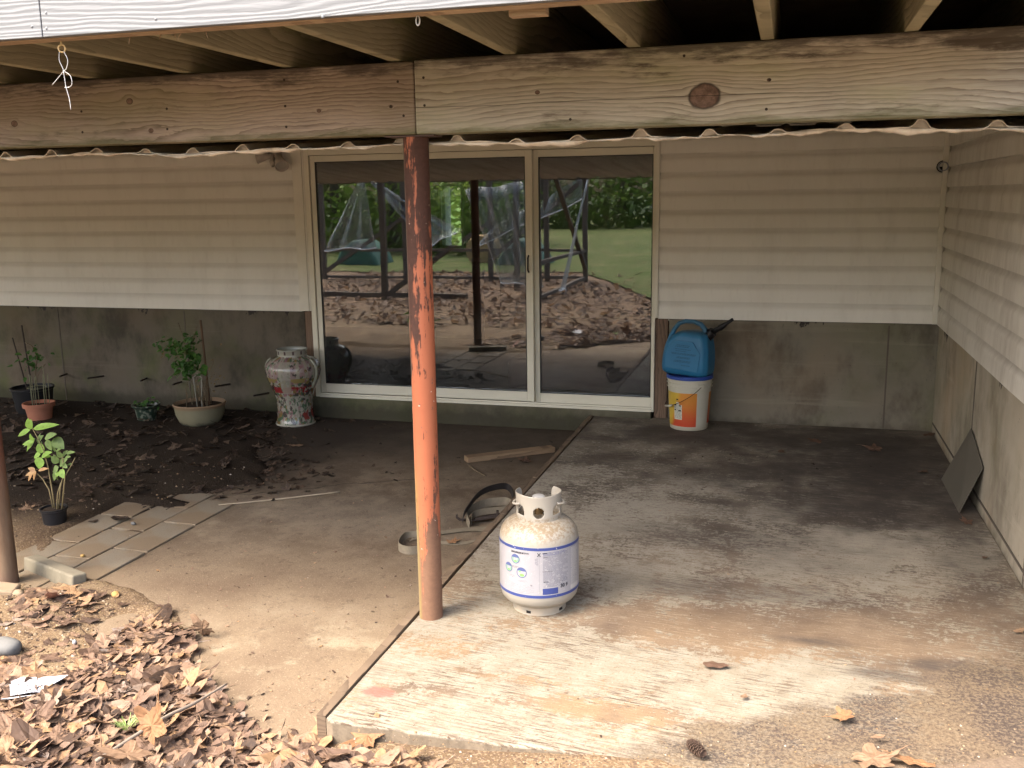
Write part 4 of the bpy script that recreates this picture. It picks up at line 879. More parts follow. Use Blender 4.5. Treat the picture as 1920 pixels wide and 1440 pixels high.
# terracotta pot with a bent seedling
tp = thing('terracotta_pot_plant', 'terracotta pot with thin bare stems and a wire ring near the wall', 'potted plant', (-5.60,6.05,FL+.01))
MB().lathe([(0,0),(.082,0),(.10,.115),(.117,.118),(.119,.15),(.108,.15),(.104,.12),(0,.115)],40).build('pot', plain('terracotta',(.32,.13,.08),.8,.2), tp, smooth='auto')
MB().lathe([(0,.128),(.104,.125)],24).build('soil', M_soil, tp)
s_t = MB(); r5 = random.Random(11)
for i in range(9):
    a=i*.75; r=.06+.02*math.sin(i); h=.16+.16*r5.random(); s_t.tube([(r*math.cos(a),r*math.sin(a),.12),(r*1.05*math.cos(a),r*1.05*math.sin(a),.12+h*.5),(r*1.1*math.cos(a+.1),r*1.1*math.sin(a+.1),.12+h)],.0028,5)
s_t.tube([(.07*math.cos(a),.07*math.sin(a),.27) for a in [math.pi*2*i/20 for i in range(21)]],.002,5); each(s_t,'stem', plain('pale_stem',(.20,.20,.12),.7), tp, smooth=True)
# dark pot with tomato-like vine behind
dp = thing('dark_pot_vine', 'black pot with drooping dark vine on stakes behind the terracotta pot', 'potted plant', (-5.86,6.28,FL+.01))
MB().lathe([(0,0),(.13,0),(.155,.20),(.165,.205),(.165,.22),(.15,.22),(.148,.2),(0,.19)],36).build('pot', M_black, dp, smooth='auto')
stk = MB().tube([(-.05,0,.19),(-.12,-.02,.62)],.005,6).tube([(0,0,.19),(-.035,0,.72)],.006,6)
each(stk,'stake', M_darksteel, dp)
vn = MB().tube([(.03,0,.19),(.07,-.02,.36),(.11,-.03,.47),(.06,-.02,.56),(-.02,0,.58)],.004,6).tube([(.02,0,.19),(.1,-.03,.33),(.19,-.04,.42)],.003,6).build('stem', M_dry, dp, smooth=True)
def cloud_leaves(mb, c, rad, n, s, seed, flat=.6):
    r=random.Random(seed)
    for i in range(n):
        p=Vector(c)+Vector((r.gauss(0,rad[0]),r.gauss(0,rad[1]),r.gauss(0,rad[2]))); d=Vector((r.uniform(-1,1),r.uniform(-1,.3),r.uniform(-.8,.3))).normalized(); L_=s*r.uniform(.6,1.3)
        leaf_mesh(mb,p,p+d*L_,L_*.6,Vector((r.uniform(-.5,.5),-.5,1)).normalized(),.2,0,4)
vl = MB(); cloud_leaves(vl,(.02,-.03,.45),(.08,.05,.05),26,.05,1); cloud_leaves(vl,(.12,-.03,.5),(.06,.03,.03),12,.05,2); vl.build('foliage', M_dkg, dp, smooth=True, recalc=False)
# big round planter
bp2 = thing('planter_bowl', 'wide pale ceramic planter bowl with a tall stake and leafy vine', 'planter', (-4.27,6.22,FL+.01))
def m_bowl():
    q=M('mossy_ceramic',.6,.3); q.P(); g=q.noise(scale=7,det=6); c=q.mix(g,(.15,.135,.085),(.22,.20,.13)); c=q.mix(q.map(q.add(q.z,q.mul(q.noise(scale=20,det=4),.07)),.085,.05),c,(.02,.02,.016)); c=q.mix(q.mul(q.map(q.z,.14,.155),.6),c,(.22,.12,.07)); q.col(c); return q.mat
MB().lathe([(0,0),(.125,.0),(.155,.035),(.178,.09),(.188,.15),(.196,.168),(.190,.176),(.178,.165),(.170,.15),(0,.145)],48).build('bowl', m_bowl(), bp2, smooth='auto')
MB().lathe([(0,.160),(.175,.150)],24).build('soil', M_soil, bp2)
MB().tube([(.075,.02,.15),(.062,.02,.5),(.05,.02,.80)],[.008,.0085,.009],8).build('stake', plain('wood_stake',(.10,.06,.035),.8), bp2, smooth=True)
cg = MB(); r6=random.Random(4)
for i in range(26):
    a=r6.uniform(0,6.28); r=r6.uniform(.02,.13); h=r6.uniform(.06,.24); x,y=r*math.cos(a),r*math.sin(a); cg.tube([(x,y,.15),(x+r6.uniform(-.02,.02),y,.15+h*.6),(x+r6.uniform(-.04,.04),y,.15+h)],[.0035,.003,.0018],5)
for (pts) in ([(0,-.02,.15),(-.02,-.03,.4),(-.06,-.02,.55),(-.10,0,.68),(-.13,0,.78)],[(-.02,-.02,.4),(-.12,-.03,.52),(-.22,-.02,.55)],[(-.07,-.02,.55),(.0,-.02,.66),(.03,0,.76)],[(.05,0,.15),(.1,-.02,.35),(.16,-.02,.42),(.2,-.02,.38)],[(.06,0,.2),(.09,-.03,.36),(.17,-.03,.50)]): cg.tube(pts,.0028,5)
cg.build('stem', M_dry, bp2, smooth=True)
wr = MB().tube([(.02,-.06,.15),(.005,-.06,.38),(.045,-.06,.405),(.075,-.06,.38),(.06,-.06,.15)],.004,6).build('wire_hoop', plain('pale_wire',(.30,.29,.25),.6), bp2, smooth=True)
cl = MB(); cloud_leaves(cl,(-.03,-.04,.47),(.055,.04,.05),110,.055,5); cloud_leaves(cl,(-.10,-.03,.63),(.085,.04,.04),85,.045,6); cloud_leaves(cl,(-.22,-.02,.57),(.035,.02,.02),20,.045,8); cloud_leaves(cl,(-.02,-.03,.64),(.03,.03,.03),14,.04,9); cl.build('foliage', M_dkg, bp2, smooth=True, recalc=False)
c2 = MB(); cloud_leaves(c2,(.17,-.02,.42),(.05,.03,.06),20,.022,12); cloud_leaves(c2,(.12,-.02,.30),(.07,.03,.05),14,.02,13); cloud_leaves(c2,(-.1,-.03,.58),(.08,.03,.02),10,.03,14); c2.build('dry_leaf', plain('dried_leaf',(.14,.10,.05),.9), bp2, recalc=False)
# small green patterned pot
gp = thing('small_glazed_pot', 'small dark green patterned pot left of the pale planter bowl', 'flower pot', (-4.75,6.22,FL+.01))
def m_gpot():
    q=M('green_glaze',.3,.5); q.P(); v=q.noise(scale=30,det=4); c=q.mix(q.map(v,.52,.58),(.015,.03,.02),(.13,.14,.11)); q.col(c); return q.mat
MB().lathe([(0,0),(.065,0),(.085,.11),(.108,.128),(.108,.138),(.09,.135),(.08,.115),(0,.11)],32).build('pot', m_gpot(), gp, smooth='auto')
MB().lathe([(0,.118),(.082,.114)],24).build('soil', M_soil, gp)
gl = MB(); cloud_leaves(gl,(0,0,.15),(.04,.03,.015),22,.035,21); gl.build('foliage', M_dkg, gp, smooth=True, recalc=False)

# ---- pavers
pr = random.Random(2); k=0
for cxp,rows in ((-3.06,[3.58,3.985,4.39]),(-3.27,[3.44,3.83,4.24,4.56]),(-3.485,[3.62,4.02,4.42])):
    for j,y in enumerate(rows):
        if cxp==-3.27 and j==3: hl_=.13
        else: hl_=.192
        t = MB().box(-.1,.1,-hl_,hl_,-.035,.0).build('paver', M_paver, bevel=.004); t.location=(cxp,y,FL+.006+pr.uniform(0,.004)); t.rotation_euler=(R(pr.uniform(-.6,.6)),R(pr.uniform(-.6,.6)),R(pr.uniform(-1.5,1.5)))
        colm = {-3.06:'right',-3.27:'middle',-3.485:'left'}[cxp]; pos_ = ['nearest','second','third','farthest'][j]
        if len(rows)==3 and j==2: pos_='farthest'
        tag(t, f'grey concrete paver, {pos_} block in the {colm} row beside the patio', 'paver', 'concrete pavers beside the planting bed')
cbk = MB().box(-.21,.21,-.035,.035,-.03,.062).build('concrete_block', m_conc('block_concrete',(.20,.18,.135),(.10,.09,.068),0), bevel=.008); cbk.location=(-3.18,3.415,FL); cbk.rotation_euler=(R(-6),0,R(-20)); tag(cbk,'low concrete block set on edge beside the left post','concrete block')
def rock(name,loc,s,mat,label,cat,seed):
    bm=bmesh.new(); bmesh.ops.create_icosphere(bm,subdivisions=3,radius=1); r=random.Random(seed); ax=[Vector((r.gauss(0,1),r.gauss(0,1),r.gauss(0,1))).normalized() for _ in range(7)]
    for v in bm.verts:
        d=sum(max(0,v.co.dot(a)-.55)*.35 for a in ax); v.co*= (1-d*.6+.03*math.sin(v.co.x*7+seed)); v.co=Vector((v.co.x*s[0],v.co.y*s[1],v.co.z*s[2]))
    me=bpy.data.meshes.new(name); bm.to_mesh(me); bm.free(); me.materials.append(mat)
    for p in me.polygons: p.use_smooth=True
    o=bpy.data.objects.new(name,me); col.objects.link(o); o.location=loc; o.rotation_euler=(0,0,r.uniform(0,3))
    return tag(o,label,cat)
M_stone=plain('grey_stone',(.13,.13,.125),.8,.2,vs_=30); M_ochre=plain('ochre_stone',(.34,.22,.08),.85,.2,vs_=30); M_tan=plain('tan_stone',(.24,.18,.12),.85,.2,vs_=20)
q_=gz(8,1222,-.09); r_=rock('stone',(q_.x,q_.y,-.075),(.085,.05,.04),M_stone,'smooth grey stone at the left edge among the leaves','stone',3); r_.rotation_euler=(0,0,.1)
q_=gz(10,1110,-.09); tb=MB().box(-.06,.05,-.04,.04,0,.045).build('stone',M_tan,bevel=.01,smooth='auto'); tb.location=(q_.x,q_.y,-.105); tb.rotation_euler=(.1,.15,.3); tag(tb,'flat tan stone lying at the foot of the left post','stone')
for i,(u,v,s,lab) in enumerate(((217,1118,.022,'round ochre pebble right of the concrete block'),(25,1172,.026,'bright yellow ochre pebble by the left edge'),(103,1152,.022,'orange ochre pebble in the gravel by the left post'),(112,1148,.018,'small yellow ochre pebble beside the orange one'),(35,1118,.030,'broad tan pebble just below the left post'),(67,1135,.020,'tan pebble between the left post and the pine cone'),(155,1042,.014,'small ochre pebble on a paver'),(250,982,.016,'small grey pebble on the middle paver row'))):
    q_=gz(u,v,-.10); rock('pebble',(q_.x,q_.y,(FL+.012+s*.3) if v<1100 else -.095+s*.25),(s,s*.8,s*.6),M_stone if i==7 else (M_tan if 4<=i<=5 else M_ochre),lab,'pebble',i+20)

# ---- straps on the lower floor
M_web = plain('grey_webbing',(.17,.145,.105),.85,.15,vs_=60,bump=.3); M_dweb = plain('dark_webbing',(.035,.03,.027),.8,.2)
s1 = thing('ratchet_strap','coiled dark webbing strap with a metal ratchet against the slab edge','strap',(0,0,FL))
Wv = Vector((0,0,.045))
def g4(u,v,z=0.0): p=gz(u,v,FL+z); return (p.x,p.y,z)
def loop(pts, zc, wd=.042):
    return [(x,y,zc) for x,y in pts]
def smoothp(P,n=6):
    P=[Vector(p) for p in P]; out=[]
    for i in range(len(P)-1):
        p0=P[max(i-1,0)];p1=P[i];p2=P[i+1];p3=P[min(i+2,len(P)-1)]
        for j in range(n):
            t=j/n; out.append(.5*((2*p1)+(-p0+p2)*t+(2*p0-5*p1+4*p2-p3)*t*t+(-p0+3*p1-3*p2+p3)*t**3))
    out.append(P[-1]); return out
w1=MB(); P=smoothp([g4(868,975,.03),g4(872,960,.06),g4(900,925,.075),g4(935,912,.06),g4(955,915,.035),g4(962,935,.03),g4(950,960,.028)]); w1.ribbon(P,[Vector((.004,.012,.034)) for _ in P],.003); w1.build('strap',M_dweb,s1,smooth='auto')
w2=MB(); P=smoothp([g4(880,985,.025),g4(876,962,.03),g4(905,945,.03),g4(945,940,.03),g4(958,944,.028)]); w2.ribbon(P,[Vector((0,.01,.045)) for _ in P],.003)
P=smoothp([g4(884,978,.02),g4(888,965,.022),g4(915,958,.024),g4(948,955,.024)]); w2.ribbon(P,[Vector((0,.004,.035)) for _ in P],.003); w2.build('strap',M_web,s1,smooth='auto')
rc = MB(); a=Vector(g4(890,975,.02)); b=Vector(g4(935,965,.03)); rc.tube([a,b],.011,8).tube([a+Vector((-.01,-.02,0)),b+Vector((.01,-.03,0))],.005,6).tube([a+Vector((-.0,.03,0)),b+Vector((.0,.02,0))],.005,6).tube([b+Vector((0,-.02,-.01)),b+Vector((0,-.02,.03))],.008,6)
rc.build('ratchet',M_darksteel,s1,smooth='auto')
hk = MB(); h0=Vector(g4(872,975,.02)); 
for d in (0,.014): hk.tube([h0+Vector((0,d,0)),h0+Vector((-.03,d,-.004)),h0+Vector((-.05,d+.005,.006)),h0+Vector((-.052,d+.01,.022))],[.004,.004,.0035,.002],6)
each(hk,'hook',M_darksteel,s1,smooth=True)
s2 = thing('flat_strap','beige webbing strap lying looped on the lower floor behind the orange post','strap',(0,0,FL))
w3=MB(); P=smoothp([g4(915,992,.012),g4(880,992,.010),g4(830,998,.012),g4(795,1000,.02),g4(765,1003,.022),g4(752,1012,.022),g4(748,1025,.022),g4(765,1032,.022),g4(790,1030,.02)]); W=[]
for i,p in enumerate(P):
    t=i/(len(P)-1); W.append(Vector((0,.055*(1-t)+.0,.004)).lerp(Vector((0,.004,.040)), min(1,max(0,(t-.25)/.3))))
w3.ribbon(P,W,.003); P=smoothp([g4(770,1012,.012),g4(792,1006,.012),g4(800,1015,.010),g4(870,1018,.006),g4(905,1008,.008)]); w3.ribbon(P,[Vector((.005,.030,.006)) for _ in P],.003); w3.build('strap',M_web,s2,smooth='auto')
# plank, sticks
pl0=gz(878,868,FL); pl1=gz(1042,848,FL); L_=(pl1-pl0).length; pk_=MB().box(0,L_,-.0,.075,0,.036).build('plank',M_plank,bevel=.004); pk_.location=(pl0.x,pl0.y-.01,FL+.001); pk_.rotation_euler=(0,0,math.atan2(pl1.y-pl0.y,pl1.x-pl0.x)); tag(pk_,'short brown timber plank lying on the lower floor against the slab','plank')
def stick(name,pts,r,label,mat=None):
    o=MB().tube(smoothp(pts,4),r,7).build(name,mat or M_dry,smooth=True); return tag(o,label,'stick')
stick('stick',[gz(410,947,FL+.008),gz(520,936,FL+.006),gz(637,922,FL+.005)],.004,'long thin pale straight stick on the lower concrete floor',plain('pale_stick',(.34,.28,.20),.8))
stick('stick',[gz(880,873,FL+.006),gz(893,883,FL+.012),gz(910,892,FL+.006)],.005,'short dark twig just in front of the plank')
stick('stick',[gz(180,1427,-.04),gz(300,1350,-.035),gz(365,1318,-.04),gz(425,1270+12,-.05)],[.006]*9+[.004]*4,'long grey twig lying across the leaf pile',plain('grey_twig',(.20,.165,.13),.85))
# pine cones
def cone(loc,rot,label,L_=.075,rad=.018):
    t=MB(); r=random.Random(8)
    for i in range(70):
        s=i/69; a=i*2.4; rr=rad*math.sin(math.pi*(.12+.82*s))**.7; z=s*L_
        m4=Matrix.Translation((0,0,z))@Matrix.Rotation(a,4,'Z')@Matrix.Translation((rr*.55,0,0))@Matrix.Rotation(R(-35),4,'Y')
        t.box(0,.009,-.005,.005,-.0012,.0012,mat=m4)
    t.tube([(0,0,0),(0,0,L_)],[rad*.5,rad*.3],8)
    o=t.build('pine_cone',plain('cone_brown',(.055,.035,.025),.8,.2,vs_=80)); o.location=loc; o.rotation_euler=rot; return tag(o,label,'pine cone')
q_=gz(1292,1395,.012); cone((q_.x,q_.y,.018),(R(84),0,R(35)),'brown pine cone on the front edge of the slab')
q_=gz(145,1124,-.09); cone((q_.x,q_.y,-.083),(R(86),0,R(-70)),'dark pine cone in the gravel near the concrete block')
# metal panel leaning on the right wall
pa=Vector((XR-.012,5.35,.341)); pb=Vector((XR-.012,4.977,.324))
A_=Vector((XR-.010,5.33,.352)); B_=Vector((XR-.010,4.96,.245)); C_=Vector((.853,4.955,.006)); D_=Vector((.845,5.50,.020)); 
V=[A_,B_,C_,D_]; nrm=(B_-A_).cross(D_-A_).normalized()*.003
pnl=MB().add([*V,*[v+nrm for v in V]],[(0,1,2,3),(7,6,5,4),(0,4,5,1),(1,5,6,2),(2,6,7,3),(3,7,4,0)]).build('metal_panel',plain('dull_sheet_metal',(.115,.105,.085),.5,.4,.3,var=.2,vs_=5)); tag(pnl,'thin dark grey metal sheet leaning against the right foundation wall','metal sheet')
# flood light
M_lamp = plain('dirty_white_metal',(.38,.34,.30),.5,.4,vs_=20)
fl_=gy(518,288,D-.05); lamp=thing('flood_light','old off white twin floodlight on the wall left of the door','flood light',(fl_.x,D-.05,fl_.z-.01))
bs=MB().box(-.03,.03,-.0,.05,-.03,.05).build('base',M_lamp,lamp,bevel=.008)
def head(p0,d,L_,r0,r1,label=None):
    p0=Vector(p0); d=Vector(d).normalized(); m=MB(); m.tube([p0,p0+d*L_*.35,p0+d*L_*.45,p0+d*L_],[r0,r0*1.05,r0*1.3,r1],24,cap=False); m.tube([p0-d*.01,p0],[r0*.8,r0],24)
    o=m.build('lamp_head',M_lamp,lamp,smooth=True); mo=o.modifiers.new('s','SOLIDIFY'); mo.thickness=.003
    MB().tube([p0+d*L_*.80,p0+d*L_*.82],[r1*.88,r1*.88],24).build('lens',plain('frosted_lens',(.40,.38,.34),.3,.5),o,smooth='auto')
head((.025,-.02,-.01),(.62,-.62,-.75),.12,.028,.052); head((-.035,-.02,-.005),(-1,-.25,-.1),.105,.024,.050)
jt=MB().tube([(-.03,-.01,.01),(.03,-.01,0)],.018,12).tube([(-.01,-.02,0),(-.02,-.04,-.05),(.0,-.045,-.075)],[.014,.02,.026],12).build('sensor',M_lamp,lamp,smooth=True)
# screw eye with twisted wire hanging from the rim
he=gy(115,92,2.43); wi=thing('hanging_wire','thin silver wire tied to a hook below the white rim board','wire',(he.x,2.405,ZT-.003))
def Lw(u,v): p=gy(u,v,2.405); return p-Vector(wi.location)
ey=MB(); c=Lw(116,91); ey.tube([c+Vector((.0085*math.sin(a),.004*math.sin(a),.010*math.cos(a))) for a in [2*math.pi*i/16 for i in range(17)]],.0024,7); ey.tube([c+Vector((0,0,.010)),c+Vector((0,0,.02))],.0022,6); ey.build('hook',plain('brass_hook',(.5,.36,.17),.5,.4),wi,smooth=True)
wm=MB(); W1=plain('silver_wire',(.45,.45,.44),.4,.5,.3)
for pth in ([(112,95),(111,112),(118,128),(119,133)],[(119,96),(127,112),(125,127),(120,133)],[(120,132),(110,145),(98,159)],[(119,133),(122,152),(124,164),(130,185),(133,206)],[(121,134),(132,142),(135,156),(131,163),(121,164)]): wm.tube(smoothp([Lw(*p) for p in pth],4),.0011,5)
wm.build('wire',W1,wi,smooth=True)
# two short threads below beams
he=gy(789,42,2.43); e2=MB(); cc=Vector((he.x,2.41,ZT-.014)); e2.tube([cc+Vector((.005*math.sin(a),0,.012*math.cos(a))) for a in [2*math.pi*i/14 for i in range(15)]],.002,6); o=e2.build('screw_eye',plain('grey_hook',(.4,.4,.38),.5,.4),smooth=True); tag(o,'small grey screw eye under the white rim board near the middle','hook')

# ---- dead leaves
def leaf_outline(kind, r):
    P=[]
    if kind==0:   # lobed maple / sycamore
        n=36
        for i in range(n):
            a=2*math.pi*i/n; k=.70+.20*math.cos(5*a+.15)+.07*math.cos(11*a+1)+.05*math.cos(17*a)+r.uniform(-.05,.05); k*=(1.0 if math.cos(a)>-.6 else .75); P.append((k*math.cos(a),k*math.sin(a)))
    elif kind==1: # oak
        n=22
        for i in range(n):
            a=2*math.pi*i/n; x=math.cos(a); w_=.36*(1+.38*math.cos(9*a)); P.append((x,w_*math.sin(a)))
    elif kind==2: # simple ovate
        n=14
        for i in range(n):
            a=2*math.pi*i/n; P.append((math.cos(a),.45*math.sin(a)*(1-.25*math.cos(a))))
    else:         # broken scrap
        n=9
        for i in range(n):
            a=2*math.pi*i/n; k=r.uniform(.45,1); P.append((k*math.cos(a),k*.6*math.sin(a)))
    return P
def add_leaf(mb, x,y,z,s,r,tilt=.35,kind=None,curl=None,rz=None):
    kind=r.choice([0,0,1,2,3,3]) if kind is None else kind; P=leaf_outline(kind,r); n=len(P); cu=r.uniform(-1.1,1.4) if curl is None else curl; cv=r.uniform(-.5,1.2) if curl is None else curl*.5
    m4=Matrix.Translation((x,y,z))@Matrix.Rotation(r.uniform(0,6.28) if rz is None else rz,4,'Z')@Matrix.Rotation(r.gauss(0,tilt),4,'X')@Matrix.Rotation(r.gauss(0,tilt),4,'Y')
    def f(u,v): 
        rip=.06*math.sin(u*7+x*50)*math.cos(v*8+y*40)
        return m4@Vector((s*u,s*v,s*(.30*cu*v*v+.22*cv*u*u-.10*abs(v)+rip)))
    V=[f(0,0)]+[f(p[0]*.55,p[1]*.55) for p in P]+[f(*p) for p in P]
    F=[(0,1+i,1+(i+1)%n) for i in range(n)]+[(1+i,1+n+i,1+n+(i+1)%n,1+(i+1)%n) for i in range(n)]
    if kind<3 and s>.03:
        d=.02; o_=len(V); V+=[f(.9,d),f(.9,-d),f(1.25,.03-d),f(1.5,.1),f(1.25,.03+d)]; F.append((o_,o_+1,o_+2,o_+3,o_+4))
    mb.add(V,F)
def m_dead(name,stops,tr=.25):
    q=M(name,.7,.25); r=q.rnd(); q.P(); c=q.ramp(r,stops); f=q.noise(scale=70,det=4); c=q.mix(q.map(f,.4,.75,0,.5),c,(.10,.06,.035)); q.col(c); q.bump(f,.3,.003)
    t=q.n('ShaderNodeBsdfTranslucent'); q.L(c,t.inputs[0]); mx=q.n('ShaderNodeMixShader'); mx.inputs[0].default_value=tr
    q.nt.links.new(q.b.outputs[0],mx.inputs[1]); q.nt.links.new(t.outputs[0],mx.inputs[2]); q.nt.links.new(mx.outputs[0],q.nt.nodes['Material Output'].inputs[0]); return q.mat
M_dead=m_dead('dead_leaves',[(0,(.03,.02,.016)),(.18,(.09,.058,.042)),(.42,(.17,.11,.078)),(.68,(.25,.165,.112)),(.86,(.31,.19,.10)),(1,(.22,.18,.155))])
M_deadd=m_dead('shaded_dead_leaves',[(0,(.010,.008,.006)),(.5,(.035,.024,.018)),(1,(.085,.058,.04))],.1)  # darker copy of the leaf colours, with the shade put into them
def inpoly(x,y,P):
    c=False; n=len(P); j=n-1
    for i in range(n):
        if (P[i][1]>y)!=(P[j][1]>y) and x<(P[j][0]-P[i][0])*(y-P[i][1])/(P[j][1]-P[i][1])+P[i][0]: c=not c
        j=i
    return c
def poly(px): return [tuple(gz(u,v,-.09)[:2]) for u,v in px]
PILE=poly([(220,1180),(330,1170),(400,1250),(440,1310),(540,1375),(640,1400),(760,1410),(800,1480),(400,1560),(-150,1560),(-150,1330),(120,1290)])
EDGE=poly([(150,1100),(300,1130),(420,1230),(560,1360),(800,1390),(1000,1450),(800,1500),(-150,1500),(-150,1100)])
dl=MB(); r=random.Random(21); cnt=0
xs=[p[0] for p in EDGE]; ys=[p[1] for p in EDGE]
def zg(x,y): return gh(x,y)
while cnt<4600:
    x=r.uniform(min(xs),max(xs)); y=r.uniform(min(ys),max(ys))
    ip=inpoly(x,y,PILE)
    if not ip and not (inpoly(x,y,EDGE) and r.random()<.10): continue
    if x>-1.33 and y>2.33: continue
    s=r.choice([.007,.010,.014,.019,.026,.034,.042,.052,.064,.076])*r.uniform(.8,1.25)
    add_leaf(dl,x,y,zg(x,y)+ (r.uniform(.003,.028) if ip else .004),s,r,.22 if ip else .15); cnt+=1
cnt=0
while cnt<190:
    x=r.uniform(min(xs),max(xs)); y=r.uniform(min(ys),max(ys))
    if not inpoly(x,y,PILE) or (x>-1.36 and y>2.3): continue
    add_leaf(dl,x,y,zg(x,y)+r.uniform(.02,.032),r.uniform(.05,.085),r,.25,r.choice([0,0,1,2]),r.uniform(.2,1.5)); cnt+=1
for _ in range(420):
    x=r.uniform(-3.0,-1.38); y=2.6+2.2*r.random()**1.6; add_leaf(dl,x,y,FL+.003,.004+.010*r.random()**2,r,.25,3)
for _ in range(130):
    x=r.uniform(-1.2,.9); y=2.5+2.2*r.random(); add_leaf(dl,x,y,.003,.003+.007*r.random()**2,r,.25,3)
# strip in front of the slab and beyond, seen in the glass
for _ in range(170):
    x=r.uniform(-1.2,1.2); y=r.uniform(1.9,2.33); add_leaf(dl,x,y,zg(x,y)+.01,r.uniform(.012,.04),r,.3)
for _ in range(4200):
    x=r.uniform(-9,1.5); y=2.0-8.5*r.random()**1.3
    if x>-2.1+(y+1.6)*.5+(1.6 if y>0 else 0) and y<.3 and r.random()<.85: continue
    add_leaf(dl,x,y,max(zg(x,y),FL)+r.uniform(.01,.06),r.uniform(.04,.09),r,.4)
o=dl.build('leaf_litter',M_dead,recalc=False); tag(o,'thick brown litter of dead leaves at the front left of the patio','dead leaves',kind='stuff')
db=MB(); BED=poly([(60,940),(150,900),(250,880),(480,860),(560,830),(640,790),(600,775),(420,800),(0,770),(-400,780),(-400,930)])
xs=[p[0] for p in BED]; ys=[p[1] for p in BED]; cnt=0
while cnt<1300:
    x=r.uniform(-7,-3.1); y=r.uniform(4.1,6.68)
    if x>-3.2-.22*(y-4.0)+.35*r.random(): 
        if r.random()>.12: continue
    if x>-3.7 and y>6.1: continue
    if -3.6<x<-2.95 and y<4.6 and r.random()<.9: continue
    add_leaf(db,x,y,max(zg(x,y),FL)+r.uniform(.003,.02),r.choice([.012,.018,.025,.035,.05,.065]),r,.25); cnt+=1
for _ in range(330):
    y=r.uniform(4.6,6.65); xb=np.interp(y,[4.55,4.7,5.0,5.25,5.6,6.0,6.35,6.72],[-3.42,-3.25,-3.02,-3.12,-3.42,-3.62,-3.78,-3.5]); x=xb+abs(r.gauss(0,.22))-.05
    add_leaf(db,x,y,FL+.006,r.choice([.008,.012,.02,.03,.045]),r,.25)
for _ in range(60): add_leaf(db,r.uniform(-3,-1.4),r.uniform(5.2,6.6),FL+.005,r.choice([.008,.012,.02]),r,.2)
for _ in range(70): add_leaf(db,r.uniform(-1.2,.9),r.uniform(4.9,6.6),.005,r.choice([.006,.009,.014]),r,.2)
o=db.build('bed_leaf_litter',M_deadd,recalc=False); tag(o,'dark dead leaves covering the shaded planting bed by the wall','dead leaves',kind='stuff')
# grit and gravel
gm=MB(); 
def chip(mb,x,y,z,s,r):
    V=[]; 
    for i in range(6):
        a=i*math.pi/3; V.append((x+s*math.cos(a)*r.uniform(.7,1.1),y+s*math.sin(a)*r.uniform(.6,1),z))
    T=[(vx*.55+x*.45+r.uniform(-.1,.1)*s,vy*.55+y*.45,z+s*r.uniform(.4,.8)) for vx,vy,_ in V]
    mb.add(V+T,[(i,(i+1)%6,6+(i+1)%6,6+i) for i in range(6)]+[(6,7,8,9,10,11)])
GR=poly([(-60,1080),(160,1100),(400,1200),(560,1360),(640,1380),(1000,1440),(1200,1490),(-60,1490)])
xs=[p[0] for p in GR]; ys=[p[1] for p in GR]; cnt=0
while cnt<5200:
    x=r.uniform(min(xs),max(xs)); y=r.uniform(min(ys),max(ys))
    if not inpoly(x,y,GR) or (x>-1.33 and y>2.34): continue
    s=.0016+.009*r.random()**3.2; chip(gm,x,y,zg(x,y)-.001,s,r); cnt+=1
cnt=0
while cnt<3800:
    x=r.uniform(-1.2,.95); y=r.uniform(2.2,3.4)
    if y>np.interp(x,bx,by)+(.55*r.random()**2 if x>-.3 else 0): continue
    s=.0010+.004*r.random()**4; chip(gm,x,y,max(zg(x,y),0 if y>2.33 else -1)-.0005,s,r); cnt+=1
for _ in range(800):   # grit strewn on slab and patio
    x=r.uniform(-3.1,.95); y=2.4+3.2*r.random()**1.5
    if abs(x+1.33)<.03: continue
    z=0 if x>-1.3 else FL
    chip(gm,x,y,z-.0003,.0008+.0025*r.random()**4,r)
for _ in range(1300):
    x=r.uniform(-4.8,-3.0); y=r.uniform(3.45,5.2); chip(gm,x,y,max(zg(x,y),FL)-.001,.0015+.008*r.random()**3,r)
def m_grit():
    q=M('grit',.85,.2); q.col(q.ramp(q.rnd(),[(0,(.04,.028,.02)),(.3,(.11,.075,.048)),(.6,(.20,.135,.07)),(.9,(.22,.175,.12)),(1,(.34,.31,.27))])); return q.mat
o=gm.build('gravel',m_grit(),recalc=False); tag(o,'loose ochre gravel and grit over the dirt','gravel',kind='stuff')
# individual leaves that stand out
M_l1=m_dead('tan_leaf',[(0,(.23,.15,.095)),(1,(.23,.15,.095))]); M_l2=m_dead('brown_leaf',[(0,(.12,.072,.05)),(1,(.12,.072,.05))]); M_l3=m_dead('orange_leaf',[(0,(.26,.14,.07)),(1,(.26,.14,.07))])
def lone(u,v,z,s,kind,mat,label,curl=.5,rot=None,tilt=.12):
    m=MB(); q_=gz(u,v,z); rr=random.Random(u*7+v); add_leaf(m,0,0,0,s,rr,tilt,kind,curl,rot); o=m.build('dead_leaf',mat,recalc=False); o.location=(q_.x,q_.y,z+.012+s*.06); mo=o.modifiers.new('s','SOLIDIFY'); mo.thickness=.0008
    tag(o,label,'dead leaf','single dead leaves lying about the patio'); return o
lone(1342,1253,.0,.044,2,M_l2,'oval brown leaf with long stalk on the middle of the slab',.15,rot=.15,tilt=.03)
lone(1583,1350,.005,.046,0,M_l3,'bright orange curled leaf near the front right of the slab',1.2)
lone(1395,1312,.0,.026,3,M_l1,'small tan leaf scrap right of the oval leaf on the slab',1)
lone(1635,1432,.01,.085,0,M_l1,'large tan leaf at the bottom edge by the gravel',.6)
lone(1710,1436,.01,.06,1,M_l3,'orange brown leaf beside the large tan one at the bottom edge',.8)
lone(1645,1388,.01,.024,3,M_l1,'tiny tan leaf flake between the gravel and the orange leaf',.8)
